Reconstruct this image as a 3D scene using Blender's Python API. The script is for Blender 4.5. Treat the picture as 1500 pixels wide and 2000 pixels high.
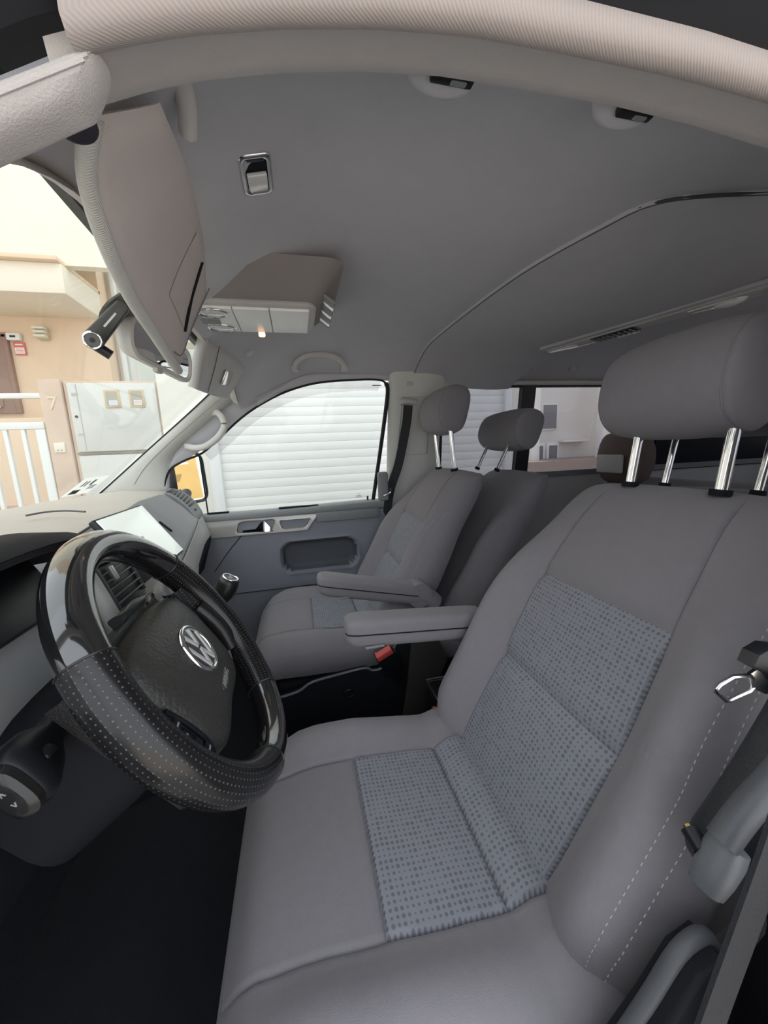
import bpy, bmesh, math, random
from mathutils import Vector, Matrix
random.seed(7)
scene = bpy.context.scene
for o in list(bpy.data.objects): bpy.data.objects.remove(o)
COL = scene.collection
# ------------------------------------------------------------------ camera
# axes of the place: x towards the rear of the van, y from the open driver door to the far side, z up; z = 0 is the cab floor
RIGHT = Vector((0.97236309, -0.22948875, -0.0429528))
DOWN = Vector((-0.08005892, -0.1549167, -0.98467832))
FWD = Vector((0.21931849, 0.9609036, -0.16900791))
cam = bpy.data.cameras.new('camera'); cam_o = bpy.data.objects.new('camera', cam); COL.objects.link(cam_o)
cam.sensor_fit = 'HORIZONTAL'; cam.sensor_width = 36; cam.lens = 36 * 715 / 1500; cam.clip_start = 0.01; cam.clip_end = 200
M = Matrix((RIGHT, -DOWN, -FWD)).transposed().to_4x4(); M.translation = (0, -0.95, 0.95)
cam_o.matrix_world = M; scene.camera = cam_o
# ------------------------------------------------------------------ world, sun, exposure
w = bpy.data.worlds.new('sky'); scene.world = w; w.use_nodes = True
bg = w.node_tree.nodes['Background']; bg.inputs[0].default_value = (0.90, 0.945, 1.0, 1); bg.inputs[1].default_value = 1.0
sun = bpy.data.lights.new('sun', 'SUN'); sun_o = bpy.data.objects.new('sun', sun); COL.objects.link(sun_o)   # stands behind the houses: the van is in their shade, the street beside it is lit
sun.energy = 5.0; sun.angle = math.radians(1.0); sun.color = (1.0, 0.93, 0.84)
sun_o.rotation_euler = Vector((0.35, -0.45, -0.82)).to_track_quat('-Z', 'Y').to_euler()
vs = scene.view_settings
vs.view_transform = 'Standard'; vs.look = 'None'; vs.exposure = 1.12; vs.gamma = 1.0; vs.use_curve_mapping = False

# ------------------------------------------------------------------ materials
MATS = {}
def mat(name, col, rough=0.6, metal=0.0, bump=0.0, bscale=400.0, vary=0.0, vscale=30.0, spec=0.5, sheen=0.0, coat=0.0):
    if name in MATS: return MATS[name]
    m = bpy.data.materials.new(name); m.use_nodes = True; nt = m.node_tree; N = nt.nodes; L = nt.links
    b = N['Principled BSDF']; b.inputs['Roughness'].default_value = rough; b.inputs['Metallic'].default_value = metal
    b.inputs['Specular IOR Level'].default_value = spec; b.inputs['Sheen Weight'].default_value = sheen; b.inputs['Coat Weight'].default_value = coat
    b.inputs['Base Color'].default_value = (*col, 1)
    tc = N.new('ShaderNodeTexCoord')
    if vary:
        n = N.new('ShaderNodeTexNoise'); n.inputs['Scale'].default_value = vscale; n.inputs['Detail'].default_value = 4
        L.new(tc.outputs['Object'], n.inputs['Vector'])
        r = N.new('ShaderNodeMix'); r.data_type = 'RGBA'
        r.inputs[6].default_value = (*[c * (1 - vary) for c in col], 1); r.inputs[7].default_value = (*[min(1, c * (1 + vary)) for c in col], 1)
        L.new(n.outputs['Fac'], r.inputs[0]); L.new(r.outputs[2], b.inputs['Base Color'])
    if bump:
        n = N.new('ShaderNodeTexNoise'); n.inputs['Scale'].default_value = bscale; n.inputs['Detail'].default_value = 3
        L.new(tc.outputs['Object'], n.inputs['Vector'])
        bp = N.new('ShaderNodeBump'); bp.inputs['Strength'].default_value = bump; bp.inputs['Distance'].default_value = 0.002
        L.new(n.outputs['Fac'], bp.inputs['Height']); L.new(bp.outputs[0], b.inputs['Normal'])
    MATS[name] = m; return m
def dotted(name, col, dot, pitch, r0, r1, rough=0.8, bump=0.3, pv=None):
    m = bpy.data.materials.new(name); m.use_nodes = True; nt = m.node_tree; N = nt.nodes; L = nt.links
    b = N['Principled BSDF']; b.inputs['Roughness'].default_value = rough
    uv = N.new('ShaderNodeUVMap'); mp = N.new('ShaderNodeMapping'); mp.inputs['Scale'].default_value = (1 / pitch, 1 / (pv or pitch), 1)
    L.new(uv.outputs[0], mp.inputs[0])
    v = N.new('ShaderNodeTexVoronoi'); v.voronoi_dimensions = '2D'; v.inputs['Randomness'].default_value = 0; v.inputs['Scale'].default_value = 1
    L.new(mp.outputs[0], v.inputs['Vector'])
    sp = N.new('ShaderNodeSeparateColor'); L.new(v.outputs['Color'], sp.inputs[0])
    mr = N.new('ShaderNodeMapRange'); mr.inputs['To Min'].default_value = r0; mr.inputs['To Max'].default_value = r1; L.new(sp.outputs[0], mr.inputs['Value'])
    sb = N.new('ShaderNodeMath'); sb.operation = 'SUBTRACT'; L.new(v.outputs['Distance'], sb.inputs[0]); L.new(mr.outputs[0], sb.inputs[1])
    rg = N.new('ShaderNodeMapRange'); rg.inputs['From Min'].default_value = -0.06; rg.inputs['From Max'].default_value = 0.06; L.new(sb.outputs[0], rg.inputs['Value'])
    mx = N.new('ShaderNodeMix'); mx.data_type = 'RGBA'; mx.inputs[6].default_value = (*dot, 1); mx.inputs[7].default_value = (*col, 1)
    L.new(rg.outputs[0], mx.inputs[0]); L.new(mx.outputs[2], b.inputs['Base Color'])
    bp = N.new('ShaderNodeBump'); bp.inputs['Strength'].default_value = bump; bp.inputs['Distance'].default_value = 0.001
    L.new(rg.outputs[0], bp.inputs['Height']); L.new(bp.outputs[0], b.inputs['Normal'])
    MATS[name] = m; return m
def ribbed(name, col, pitch, axis_expr=(1, 0, 0), rough=0.85, depth=0.5):
    m = bpy.data.materials.new(name); m.use_nodes = True; nt = m.node_tree; N = nt.nodes; L = nt.links
    b = N['Principled BSDF']; b.inputs['Roughness'].default_value = rough; b.inputs['Base Color'].default_value = (*col, 1)
    tc = N.new('ShaderNodeTexCoord'); mp = N.new('ShaderNodeMapping')
    mp.inputs['Rotation'].default_value = axis_expr; L.new(tc.outputs['Object'], mp.inputs[0])
    wv = N.new('ShaderNodeTexWave'); wv.inputs['Scale'].default_value = 0.314 / pitch / 2 ; wv.inputs['Distortion'].default_value = 0.6
    wv.inputs['Detail Scale'].default_value = 40
    L.new(mp.outputs[0], wv.inputs['Vector'])
    bp = N.new('ShaderNodeBump'); bp.inputs['Strength'].default_value = depth; bp.inputs['Distance'].default_value = 0.002
    L.new(wv.outputs['Fac'], bp.inputs['Height']); L.new(bp.outputs[0], b.inputs['Normal'])
    mx = N.new('ShaderNodeMix'); mx.data_type = 'RGBA'; mx.inputs[6].default_value = (*[c * .9 for c in col], 1); mx.inputs[7].default_value = (*col, 1)
    L.new(wv.outputs['Fac'], mx.inputs[0]); L.new(mx.outputs[2], b.inputs['Base Color'])
    MATS[name] = m; return m
def glass(name, tint, refl=1.0, ior=1.45, rough=0.0):
    m = bpy.data.materials.new(name); m.use_nodes = True; nt = m.node_tree; N = nt.nodes; L = nt.links
    N.remove(N['Principled BSDF']); out = N['Material Output']
    t = N.new('ShaderNodeBsdfTransparent'); t.inputs[0].default_value = (*[c ** .5 for c in tint], 1)      # two faces per pane
    g = N.new('ShaderNodeBsdfGlossy'); g.inputs['Roughness'].default_value = rough; g.inputs[0].default_value = (1, 1, 1, 1)
    lw = N.new('ShaderNodeLayerWeight'); lw.inputs[0].default_value = 0.5
    pw = N.new('ShaderNodeMath'); pw.operation = 'POWER'; pw.inputs[1].default_value = 5; L.new(lw.outputs['Facing'], pw.inputs[0])
    ml = N.new('ShaderNodeMath'); ml.operation = 'MULTIPLY_ADD'; ml.inputs[1].default_value = 0.5 * refl; ml.inputs[2].default_value = 0.025 * refl; L.new(pw.outputs[0], ml.inputs[0])
    mx = N.new('ShaderNodeMixShader'); L.new(ml.outputs[0], mx.inputs[0]); L.new(t.outputs[0], mx.inputs[1]); L.new(g.outputs[0], mx.inputs[2]); L.new(mx.outputs[0], out.inputs[0])
    MATS[name] = m; return m
def emit(name, col, s):
    m = bpy.data.materials.new(name); m.use_nodes = True
    b = m.node_tree.nodes['Principled BSDF']; b.inputs['Emission Color'].default_value = (*col, 1); b.inputs['Emission Strength'].default_value = s
    b.inputs['Base Color'].default_value = (*col, 1); MATS[name] = m; return m

def paper(name, col):
    m = bpy.data.materials.new(name); m.use_nodes = True; nt = m.node_tree; N = nt.nodes; L = nt.links; N.remove(N['Principled BSDF'])
    d = N.new('ShaderNodeBsdfDiffuse'); d.inputs[0].default_value = (*col, 1); t = N.new('ShaderNodeBsdfTranslucent'); t.inputs[0].default_value = (*col, 1)
    mx = N.new('ShaderNodeMixShader'); mx.inputs[0].default_value = 0.7; L.new(d.outputs[0], mx.inputs[1]); L.new(t.outputs[0], mx.inputs[2]); L.new(mx.outputs[0], N['Material Output'].inputs[0])
    MATS[name] = m; return m
FAB = mat('seat_fabric', (0.262, 0.248, 0.268), 0.9, bump=0.35, bscale=900, vary=0.06, vscale=60, spec=0.2, sheen=0.15)
INS = dotted('seat_insert_fabric', (0.268, 0.276, 0.312), (0.155, 0.160, 0.186), 0.0082, 0.14, 0.36, 0.85, 0.12)
STITCH = mat('stitch_thread', (0.46, 0.45, 0.46), 0.8, vary=0.1)
HEADL = mat('headliner_fabric', (0.56, 0.56, 0.59), 0.95, bump=0.25, bscale=700, vary=0.04, vscale=20, spec=0.15)
RAIL = mat('rail_fabric', (0.62, 0.585, 0.565), 0.95, bump=0.3, bscale=700, vary=0.05, vscale=30, spec=0.15)
RIB = ribbed('ribbed_seal_fabric', (0.52, 0.46, 0.435), 0.0009, (0, 0, 0.9), 0.9, 0.22)
RIBL = ribbed('ribbed_visor_edge', (0.66, 0.66, 0.62), 0.0010, (0, 0, 1.5708), 0.8, 0.4)
VISOR = mat('visor_fabric', (0.57, 0.52, 0.50), 0.9, bump=0.25, bscale=800, vary=0.04, vscale=40, spec=0.2)
PILLAR = mat('pillar_trim', (0.70, 0.70, 0.66), 0.75, bump=0.15, bscale=800, vary=0.03, vscale=20, spec=0.3)
PILLAR2 = mat('grey_trim_plastic', (0.56, 0.555, 0.54), 0.6, bump=0.08, bscale=900, vary=0.03, spec=0.4)
DASHT = mat('dash_top_plastic', (0.56, 0.52, 0.46), 0.4, bump=0.25, bscale=500, vary=0.05, vscale=25)
DASHF = mat('dash_face_plastic', (0.33, 0.34, 0.345), 0.55, bump=0.15, bscale=600, vary=0.04)
STRIP = mat('dash_strip_plastic', (0.52, 0.51, 0.49), 0.45, bump=0.05, bscale=600, vary=0.03)
DARK = mat('dark_plastic', (0.014, 0.015, 0.019), 0.6, bump=0.2, bscale=600, vary=0.1, spec=0.12)
BLACK = mat('black_plastic', (0.010, 0.011, 0.014), 0.4, vary=0.1)
RUBBER = mat('black_rubber', (0.012, 0.013, 0.018), 0.7, bump=0.1, vary=0.1)
CARD = mat('door_card_plastic', (0.26, 0.27, 0.305), 0.6, bump=0.25, bscale=500, vary=0.06)
BELTL = mat('door_belt_plastic', (0.25, 0.26, 0.265), 0.5, bump=0.2, bscale=600, vary=0.05)
SILVER = mat('satin_silver', (0.62, 0.60, 0.57), 0.38, metal=0.55, vary=0.03)
CHROME = mat('chrome', (0.86, 0.86, 0.85), 0.08, metal=1.0, vary=0.02)
STEEL = mat('brushed_steel', (0.70, 0.70, 0.70), 0.22, metal=1.0, vary=0.05)
WHITEP = mat('pale_console_plastic', (0.92, 0.93, 0.91), 0.4, vary=0.02)
PIANO = mat('gloss_black_rim', (0.012, 0.012, 0.013), 0.10, vary=0.1, coat=1.0, spec=1.0)
LEATHER = mat('grained_black_cover', (0.042, 0.041, 0.038), 0.42, bump=0.7, bscale=220, vary=0.15, vscale=60)
LEATH2 = mat('smooth_black_leather', (0.014, 0.014, 0.015), 0.3, bump=0.25, bscale=420, vary=0.1)
PERF = dotted('perforated_leather', (0.011, 0.011, 0.012), (0.105, 0.10, 0.095), 0.0054, 0.10, 0.13, 0.24, 0.3)
MIRROR = mat('mirror_glass', (0.9, 0.9, 0.9), 0.02, metal=1.0, vary=0.01)
SCREEN = emit('screen_reflection_glow', (0.62, 0.67, 0.62), 0.38); SCREEN.node_tree.nodes['Principled BSDF'].inputs['Roughness'].default_value = 0.12  # emission stands in for the pale reflection on the dash screen
RED = mat('red_buckle_plastic', (0.75, 0.10, 0.09), 0.4, vary=0.05)
WEB = mat('belt_webbing', (0.020, 0.021, 0.025), 0.75, bump=0.5, bscale=500, vary=0.1)
WEBG = mat('belt_webbing_grey', (0.10, 0.095, 0.09), 0.75, bump=0.5, bscale=500, vary=0.1)
CARPET = mat('floor_carpet', (0.012, 0.013, 0.018), 0.95, bump=0.8, bscale=350, vary=0.2)
LENS = mat('clear_lens', (0.75, 0.75, 0.74), 0.15, vary=0.03, coat=1.0)
MARK = mat('white_print', (0.75, 0.75, 0.75), 0.6, vary=0.02)
AMBER = emit('amber_glint', (1.0, 0.50, 0.22), 2.2)
GL_WS = glass('windscreen_glass', (0.90, 0.93, 0.90))
GL_SIDE = glass('side_glass', (0.86, 0.89, 0.875), 0.8)
GL_TINT = glass('privacy_glass', (0.30, 0.30, 0.33), 0.9)
GL_DEF = glass('smoked_deflector', (0.62, 0.60, 0.62), 0.5)
FRIT = mat('frit_black', (0.03, 0.035, 0.035), 0.6, vary=0.05)

# ------------------------------------------------------------------ mesh helpers
def mk(name, V, F, m, parent=None, smooth=True, uv=None, ang=45):
    me = bpy.data.meshes.new(name); me.from_pydata([tuple(v) for v in V], [], [tuple(f) for f in F]); me.validate()
    me.materials.append(m)
    if uv is not None:
        l = me.uv_layers.new(name='UVMap')
        for lp in me.loops: l.data[lp.index].uv = uv[lp.vertex_index]
    if smooth:
        me.polygons.foreach_set('use_smooth', [True] * len(me.polygons)); me.set_sharp_from_angle(angle=math.radians(ang))
    o = bpy.data.objects.new(name, me); COL.objects.link(o)
    if parent is not None: attach(o, parent)
    return o
def wloc(p):
    v = Vector(p.location)
    while p.parent: p = p.parent; v += p.location if False else Vector((0, 0, 0))
    return v
def attach(o, p):
    o.parent = p
    r = p
    while r.parent: r = r.parent
    if p == r and r.type == 'EMPTY': o.matrix_parent_inverse = Matrix.Translation(-r.location)
def from_bm(name, bm, m, parent=None, smooth=True, ang=45):
    bmesh.ops.recalc_face_normals(bm, faces=bm.faces)
    me = bpy.data.meshes.new(name); bm.to_mesh(me); bm.free(); me.materials.append(m)
    if smooth:
        me.polygons.foreach_set('use_smooth', [True] * len(me.polygons)); me.set_sharp_from_angle(angle=math.radians(ang))
    o = bpy.data.objects.new(name, me); COL.objects.link(o)
    if parent is not None: attach(o, parent)
    return o
def thing(name, label, cat, loc=(0, 0, 0), group=None, kind=None):
    o = bpy.data.objects.new(name, None); o.empty_display_size = 0.05; COL.objects.link(o); o.location = loc
    tag(o, label, cat, group, kind); return o
def tag(o, label=None, cat=None, group=None, kind=None):
    if label: o['label'] = label
    if cat: o['category'] = cat
    if group: o['group'] = group
    if kind: o['kind'] = kind
    return o
def basis(ax, ay, az): return Matrix((Vector(ax), Vector(ay), Vector(az))).transposed()
def box(name, c, s, m, parent=None, bev=0.003, rot=None, seg=2):
    bm = bmesh.new(); bmesh.ops.create_cube(bm, size=1.0)
    for v in bm.verts: v.co = Vector((v.co.x * s[0], v.co.y * s[1], v.co.z * s[2]))
    if bev: bmesh.ops.bevel(bm, geom=list(bm.edges), offset=min(bev, min(s) * .45), segments=seg, profile=0.5, affect='EDGES')
    R = rot if rot is not None else Matrix.Identity(3)
    for v in bm.verts: v.co = R @ v.co + Vector(c)
    return from_bm(name, bm, m, parent)
def prism(name, poly, org, a, b, h, m, parent=None, bev=0.0, seg=2):
    """polygon (p,q) in the plane org+p*a+q*b, extruded along a x b by h"""
    a = Vector(a); b = Vector(b); n = a.cross(b).normalized(); org = Vector(org)
    bm = bmesh.new(); vs_ = [bm.verts.new(org + a * p + b * q) for p, q in poly]
    f = bm.faces.new(vs_); r = bmesh.ops.extrude_face_region(bm, geom=[f])
    for v in r['geom']:
        if isinstance(v, bmesh.types.BMVert): v.co += n * h
    if bev:
        es = [e for e in bm.edges if all(abs((v.co - org).dot(n) - h) < 1e-6 for v in e.verts)]
        bmesh.ops.bevel(bm, geom=es, offset=bev, segments=seg, profile=0.5, affect='EDGES')
    return from_bm(name, bm, m, parent, ang=35)
def cat(pts, n=8, closed=False):
    P = [Vector(p) for p in pts]; out = []; k = len(P)
    for i in range(k if closed else k - 1):
        p0 = P[(i - 1) % k] if closed or i > 0 else P[0] * 2 - P[1]
        p1 = P[i]; p2 = P[(i + 1) % k]
        p3 = P[(i + 2) % k] if closed or i + 2 < k else P[-1] * 2 - P[-2]
        for j in range(n):
            t = j / n
            out.append(0.5 * ((2 * p1) + (p2 - p0) * t + (2 * p0 - 5 * p1 + 4 * p2 - p3) * t * t + (3 * p1 - p0 - 3 * p2 + p3) * t ** 3))
    if not closed: out.append(P[-1])
    return out
def tube(name, pts, r, m, parent=None, n=12, closed=False, up=(0, 0, 1), flat=1.0, cap=True, sm=1, power=2.0):
    P = [Vector(p) for p in pts]; k = len(P)
    if sm > 1: P = cat(P, sm, closed); 
    k = len(P); V = []; F = []
    for i in range(k):
        if closed: t = P[(i + 1) % k] - P[i - 1]
        else: t = P[min(i + 1, k - 1)] - P[max(i - 1, 0)]
        t.normalize(); s = t.cross(Vector(up))
        if s.length < 1e-4: s = t.cross(Vector((1, 0.1, 0)))
        s.normalize(); u = s.cross(t)
        rr = r(i / max(1, k - 1)) if callable(r) else r
        for j in range(n):
            a = 2 * math.pi * j / n; c, q = math.cos(a), math.sin(a)
            c = math.copysign(abs(c) ** (2 / power), c); q = math.copysign(abs(q) ** (2 / power), q)
            V.append(P[i] + s * (c * rr) + u * (q * rr * flat))
    for i in range(k if closed else k - 1):
        i2 = (i + 1) % k
        for j in range(n): F.append((i * n + j, i * n + (j + 1) % n, i2 * n + (j + 1) % n, i2 * n + j))
    if cap and not closed: F.append(tuple(range(n - 1, -1, -1))); F.append(tuple((k - 1) * n + j for j in range(n)))
    return mk(name, V, F, m, parent)
def loft(name, rings, m, parent=None, closed=True, cap=True, ang=45, uv=None):
    n = len(rings[0]); V = [v for r in rings for v in r]; F = []
    for i in range(len(rings) - 1):
        for j in range(n if closed else n - 1):
            F.append((i * n + j, i * n + (j + 1) % n, (i + 1) * n + (j + 1) % n, (i + 1) * n + j))
    if cap and closed: F.append(tuple(range(n - 1, -1, -1))); F.append(tuple((len(rings) - 1) * n + j for j in range(n)))
    return mk(name, V, F, m, parent, ang=ang, uv=uv)
def sheet(name, fn, U, Vv, m, parent=None, thick=0.0, nrm=None, ang=50):
    """open surface fn(u,v); with thickness along nrm it becomes a closed slab"""
    P = [[Vector(fn(u, v)) for v in Vv] for u in U]; a, b = len(U), len(Vv)
    V = [p for r in P for p in r]; F = [(i * b + j, i * b + j + 1, (i + 1) * b + j + 1, (i + 1) * b + j) for i in range(a - 1) for j in range(b - 1)]
    if thick:
        k = len(V); V = V + [v + Vector(nrm) * thick for v in V]
        F += [tuple(k + i for i in reversed(f)) for f in F]
        rim = [i * b for i in range(a)] + [(a - 1) * b + j for j in range(1, b)] + [i * b + b - 1 for i in range(a - 2, -1, -1)] + [j for j in range(b - 2, 0, -1)]
        for i in range(len(rim)): p, q = rim[i], rim[(i + 1) % len(rim)]; F.append((p, p + k, q + k, q))
    bm = bmesh.new(); vv = [bm.verts.new(v) for v in V]
    for f in F:
        try: bm.faces.new([vv[i] for i in f])
        except ValueError: pass
    return from_bm(name, bm, m, parent, ang=ang)
def shell(fn, U, Vv, region, parts, parent, closedU=True, uvf=None, offs=None):
    """one surface cut into several parts along its grid lines; parts: key -> (name, material)"""
    nu, nv = len(U), len(Vv); P = [[Vector(fn(i, j)) for j in range(nv)] for i in range(nu)]
    out = {}
    for key, (name, m) in parts.items():
        idx = {}; V = []; F = []; uv = []
        def g(i, j):
            ii = i % nu
            k = (i if not closedU else ii, j) if uvf is None else (i, j)
            if k not in idx:
                idx[k] = len(V); V.append(P[ii][j]); uv.append(uvf(i, j) if uvf else (0, 0))
            return idx[k]
        for i in range(nu if closedU else nu - 1):
            for j in range(nv - 1):
                if region(i, j) == key: F.append((g(i, j), g(i, j + 1), g(i + 1, j + 1), g(i + 1, j)))
        if F: out[key] = mk(name, V, F, m, parent, uv=uv, ang=60)
    return out
def lin(a, b, n): return [a + (b - a) * i / (n - 1) for i in range(n)]
def interp(tab, x):
    if x <= tab[0][0]: return tab[0][1]
    for (x0, y0), (x1, y1) in zip(tab, tab[1:]):
        if x <= x1: t = (x - x0) / (x1 - x0); return y0 + (y1 - y0) * t
    return tab[-1][1]
def sinterp(tab, x):
    if x <= tab[0][0]: return tab[0][1]
    for (x0, y0), (x1, y1) in zip(tab, tab[1:]):
        if x <= x1: t = (x - x0) / (x1 - x0); t = t * t * (3 - 2 * t); return y0 + (y1 - y0) * t
    return tab[-1][1]
def sst(a, b, x):
    t = max(0, min(1, (x - a) / (b - a))); return t * t * (3 - 2 * t)
def rrect(hw, hh, r, n=5):
    out = []
    for cx, cy, a0 in ((hw - r, hh - r, 0), (-hw + r, hh - r, 90), (-hw + r, -hh + r, 180), (hw - r, -hh + r, 270)):
        for i in range(n + 1):
            a = math.radians(a0 + 90 * i / n); out.append((cx + r * math.cos(a), cy + r * math.sin(a)))
    return out
def text(name, s, org, a, b, size, m, parent=None, ext=0.0004):
    cu = bpy.data.curves.new(name, 'FONT'); cu.body = s; cu.size = size; cu.align_x = 'CENTER'; cu.align_y = 'CENTER'; cu.extrude = ext; cu.resolution_u = 3
    t = bpy.data.objects.new('tmp', cu); COL.objects.link(t)
    dg = bpy.context.evaluated_depsgraph_get(); me = bpy.data.meshes.new_from_object(t.evaluated_get(dg)); bpy.data.objects.remove(t)
    a = Vector(a).normalized(); b = Vector(b).normalized(); n = a.cross(b)
    me.transform(Matrix.Translation(Vector(org)) @ basis(a, b, n).to_4x4()); me.materials.clear(); me.materials.append(m)
    o = bpy.data.objects.new(name, me); COL.objects.link(o)
    if parent is not None: attach(o, parent)
    return o
def doory(z, off=0.0): return 0.80 - 0.26 * (z - 0.70) + off
def wsx(z): return -0.797 + 1.393 * (z - 0.831)
# ================================================================== structure of the van
def st(o): o['kind'] = 'structure'; return o
st(box('floor', (1.0, 0, -0.02), (4.2, 1.64, 0.04), CARPET, bev=0.005))
SEAM = [(-.66, 1.5), (-.56, 1.05), (-.50, .86), (-.46, .75), (-.43, .66), (-.40, .605), (-.344, .578), (-.109, .524), (.349, .51), (.66, .52)]
SEAM = [(p.x, p.y) for p in cat([(a, b, 0) for a, b in SEAM], 6)]
def head_z(x, y):
    z = 1.345 - (0.083 * ((0.06 - x) / 0.26) ** 1.3 if x < 0.06 else 0.012 * min(1, (x - .06) / .4) ** 2)
    s = max(0, abs(y) - 0.35) / 0.30
    return z - 0.075 * s * s - 0.045 * max(0, (0.1 - x) / 0.3) * s * s
def cz_bulge(x, y):  # the swelling around the overhead console
    return -0.018 * math.exp(-((y) / .16) ** 4) * sst(.14, -.02, x)
def hl(u, v):
    x = -0.205 + (interp(SEAM, v) + 0.205) * u; return (x, v, head_z(x, v) + cz_bulge(x, v))
ceil = st(sheet('ceiling', hl, lin(0, 1, 40), lin(-.64, .66, 61), HEADL, thick=0.012, nrm=(0, 0, 1)))
def hl2(u, v):
    x0 = interp(SEAM, v) - .004; x = x0 + (1.02 - x0) * u if x0 < .95 else x0 + .1 * u
    s = max(0, abs(v) - 0.35) / 0.30
    return (x, v, head_z(x0, 0) - 0.006 - .045 * sst(0, .95, u) - 0.075 * s * s * (1 - .3 * u))
st(sheet('ceiling', hl2, lin(0, 1, 24), lin(-.64, .70, 50), HEADL, thick=0.012, nrm=(0, 0, 1))).name = 'ceiling_step'
def hl3(u, v):
    x = 1.0 + 2.1 * u; s = max(0, abs(v) - 0.40) / 0.30
    return (x, v, 1.315 - 0.05 * s * s)
st(sheet('ceiling_rear', hl3, lin(0, 1, 10), lin(-.74, .74, 31), HEADL, thick=0.012, nrm=(0, 0, 1)))
tube('seam_line', [Vector(hl(1, y)) + Vector((.001, 0, -.004)) for y in lin(.655, -.40, 60) + lin(-.402, -.52, 40)], 0.0028, mat('seam_shadow_cord', (.07, .07, .075), .9, vary=.05), ceil, n=6)
st(box('roof_skin', (1.42, 0, 1.405), (3.5, 1.44, 0.02), DARK, bev=0.005))
# header between windscreen and headliner
st(sheet('trim_1', lambda u, v: (-.203 - .02 * math.sin(u * 3.14) - .004 * u, v, head_z(-.205, v) + .004 - .018 * u), lin(0, 1, 7), lin(-.62, .62, 30), RAIL, thick=.01, nrm=(-.5, 0, .8)))
# driver-side roof rail, seen from below, and the ribbed seal on its edge
RZ = [(-.30, 1.09), (-.20, 1.150), (-.114, 1.190), (-.077, 1.205), (-.043, 1.216), (.012, 1.229), (.07, 1.239), (.134, 1.246), (.203, 1.248), (.307, 1.249), (.397, 1.246), (.498, 1.238), (.62, 1.228), (.80, 1.21)]
def rz(x): return interp(RZ, x)
XS = [p.x for p in cat([(x, 0, 0) for x in lin(-.115, .80, 30)], 2)]
sec = [(-.600, .075), (-.603, .03), (-.612, .008), (-.620, .000), (-.632, -.003), (-.655, -.0125), (-.676, -.022)]
rail = st(sheet('trim_2', lambda u, v: (u, v[0], rz(u) + v[1]), XS, sec, RAIL, thick=.01, nrm=(0, -.3, .9)))
bead = [(-.680 - .016 * (1 - math.cos(a)), -.026 - .016 * math.sin(a)) for a in lin(-.3, 3.0, 9)]
bead = [(-.6725, -.020), (-.679, -.0275), (-.686, -.0305), (-.693, -.0295), (-.698, -.024), (-.698, -.014), (-.690, -.006)]
sheet('ribbed_seal', lambda u, v: (u, v[0], rz(u) + v[1]), [-.098] + [x for x in XS if x > -.09], bead, RIB, rail)
blk = [(-.690, -.015), (-.705, -.010), (-.725, .002), (-.755, .025), (-.79, .042)]
sheet('rubber_gutter', lambda u, v: (u, v[0], rz(u) + v[1]), [-.30] + XS, blk, RUBBER, rail, thick=.008, nrm=(0, .2, .9))
PAINT = mat('body_paint_grey', (.30, .29, .30), .3, vary=.02, coat=.6)
sheet('roof_edge', lambda u, v: (u, v[0], rz(.2) + v[1]), lin(-.35, 2.9, 12), [(-.785, .035), (-.80, .045), (-.80, .085), (-.77, .13), (-.71, .17)], PAINT, rail)
# driver-side windscreen pillar trim, close to the lens
AP = [(-.099, -.667, 1.164), (-.16, -.683, 1.117), (-.25, -.705, 1.052), (-.38, -.735, .955), (-.52, -.765, .85)]
apt = cat(AP, 5)
def aring(p, k):
    out = []
    for j in range(28):
        a = 2 * math.pi * j / 28; c, q = math.cos(a), math.sin(a)
        c = math.copysign(abs(c) ** .62, c); q = math.copysign(abs(q) ** .62, q)
        out.append(Vector(p) + Vector((0, .92, .25)) * (c * .0170 * k) + Vector((.55, -.2, .80)) * (q * .0165 * k))
    return out
trim3 = st(loft('trim_3', [aring(apt[0] + Vector((.001, 0, 0)), .90), aring(apt[0], .97)] + [aring(p, 1) for p in apt], RAIL))
for q in range(5):
    tube('fabric_rib', [aring(p, 1)[9 + q] + Vector((0, 0, .0002)) for p in apt], .0013, RAIL, trim3, n=6)
tag(trim3, 'ribbed fabric windscreen pillar trim at the upper left beside the open door')
bm = bmesh.new(); bmesh.ops.create_uvsphere(bm, u_segments=24, v_segments=14, radius=1)
for v in bm.verts: v.co = Vector((-.121, -.640, 1.1635)) + Vector((v.co.x * .0125, v.co.y * .008, v.co.z * .0095))
tag(from_bm('foam_plug', bm, mat('dark_foam', (.018, .014, .024), .9, bump=.3, vary=.1)), 'dark oval foam plug under the end of the near windscreen pillar', 'plug')
# passenger-side windscreen pillar
FE = [(wsx(.80), .805, .80), (wsx(.9), .755, .9), (wsx(1.0), .70, 1.0), (wsx(1.08), .66, 1.08), (wsx(1.149), .62, 1.149), (wsx(1.2), .585, 1.2), (-.215, .56, 1.245)]
RE = [(-.545, .775, .79), (-.511, .745, .93), (-.454, .722, 1.001), (-.354, .702, 1.078), (-.244, .682, 1.155), (-.17, .671, 1.196), (-.097, .661, 1.236)]
fe = cat(FE, 6); re = cat(RE, 6)
def apil(i, v):
    p = fe[i].lerp(re[i], v); b = math.sin(math.pi * v) ** .7
    return p + Vector((.012, -.028, -.004)) * b
pil = st(sheet('trim_4', apil, list(range(len(fe))), lin(0, 1, 13), PILLAR, thick=.012, nrm=(-.3, .9, .1)))
tube('seam_line', [apil(i, .42) + Vector((.0005, -.0010, 0)) for i in range(3, len(fe) - 4)], .0011, mat('trim_seam', (.33, .33, .31), .8, vary=.05), pil, n=6)
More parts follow.
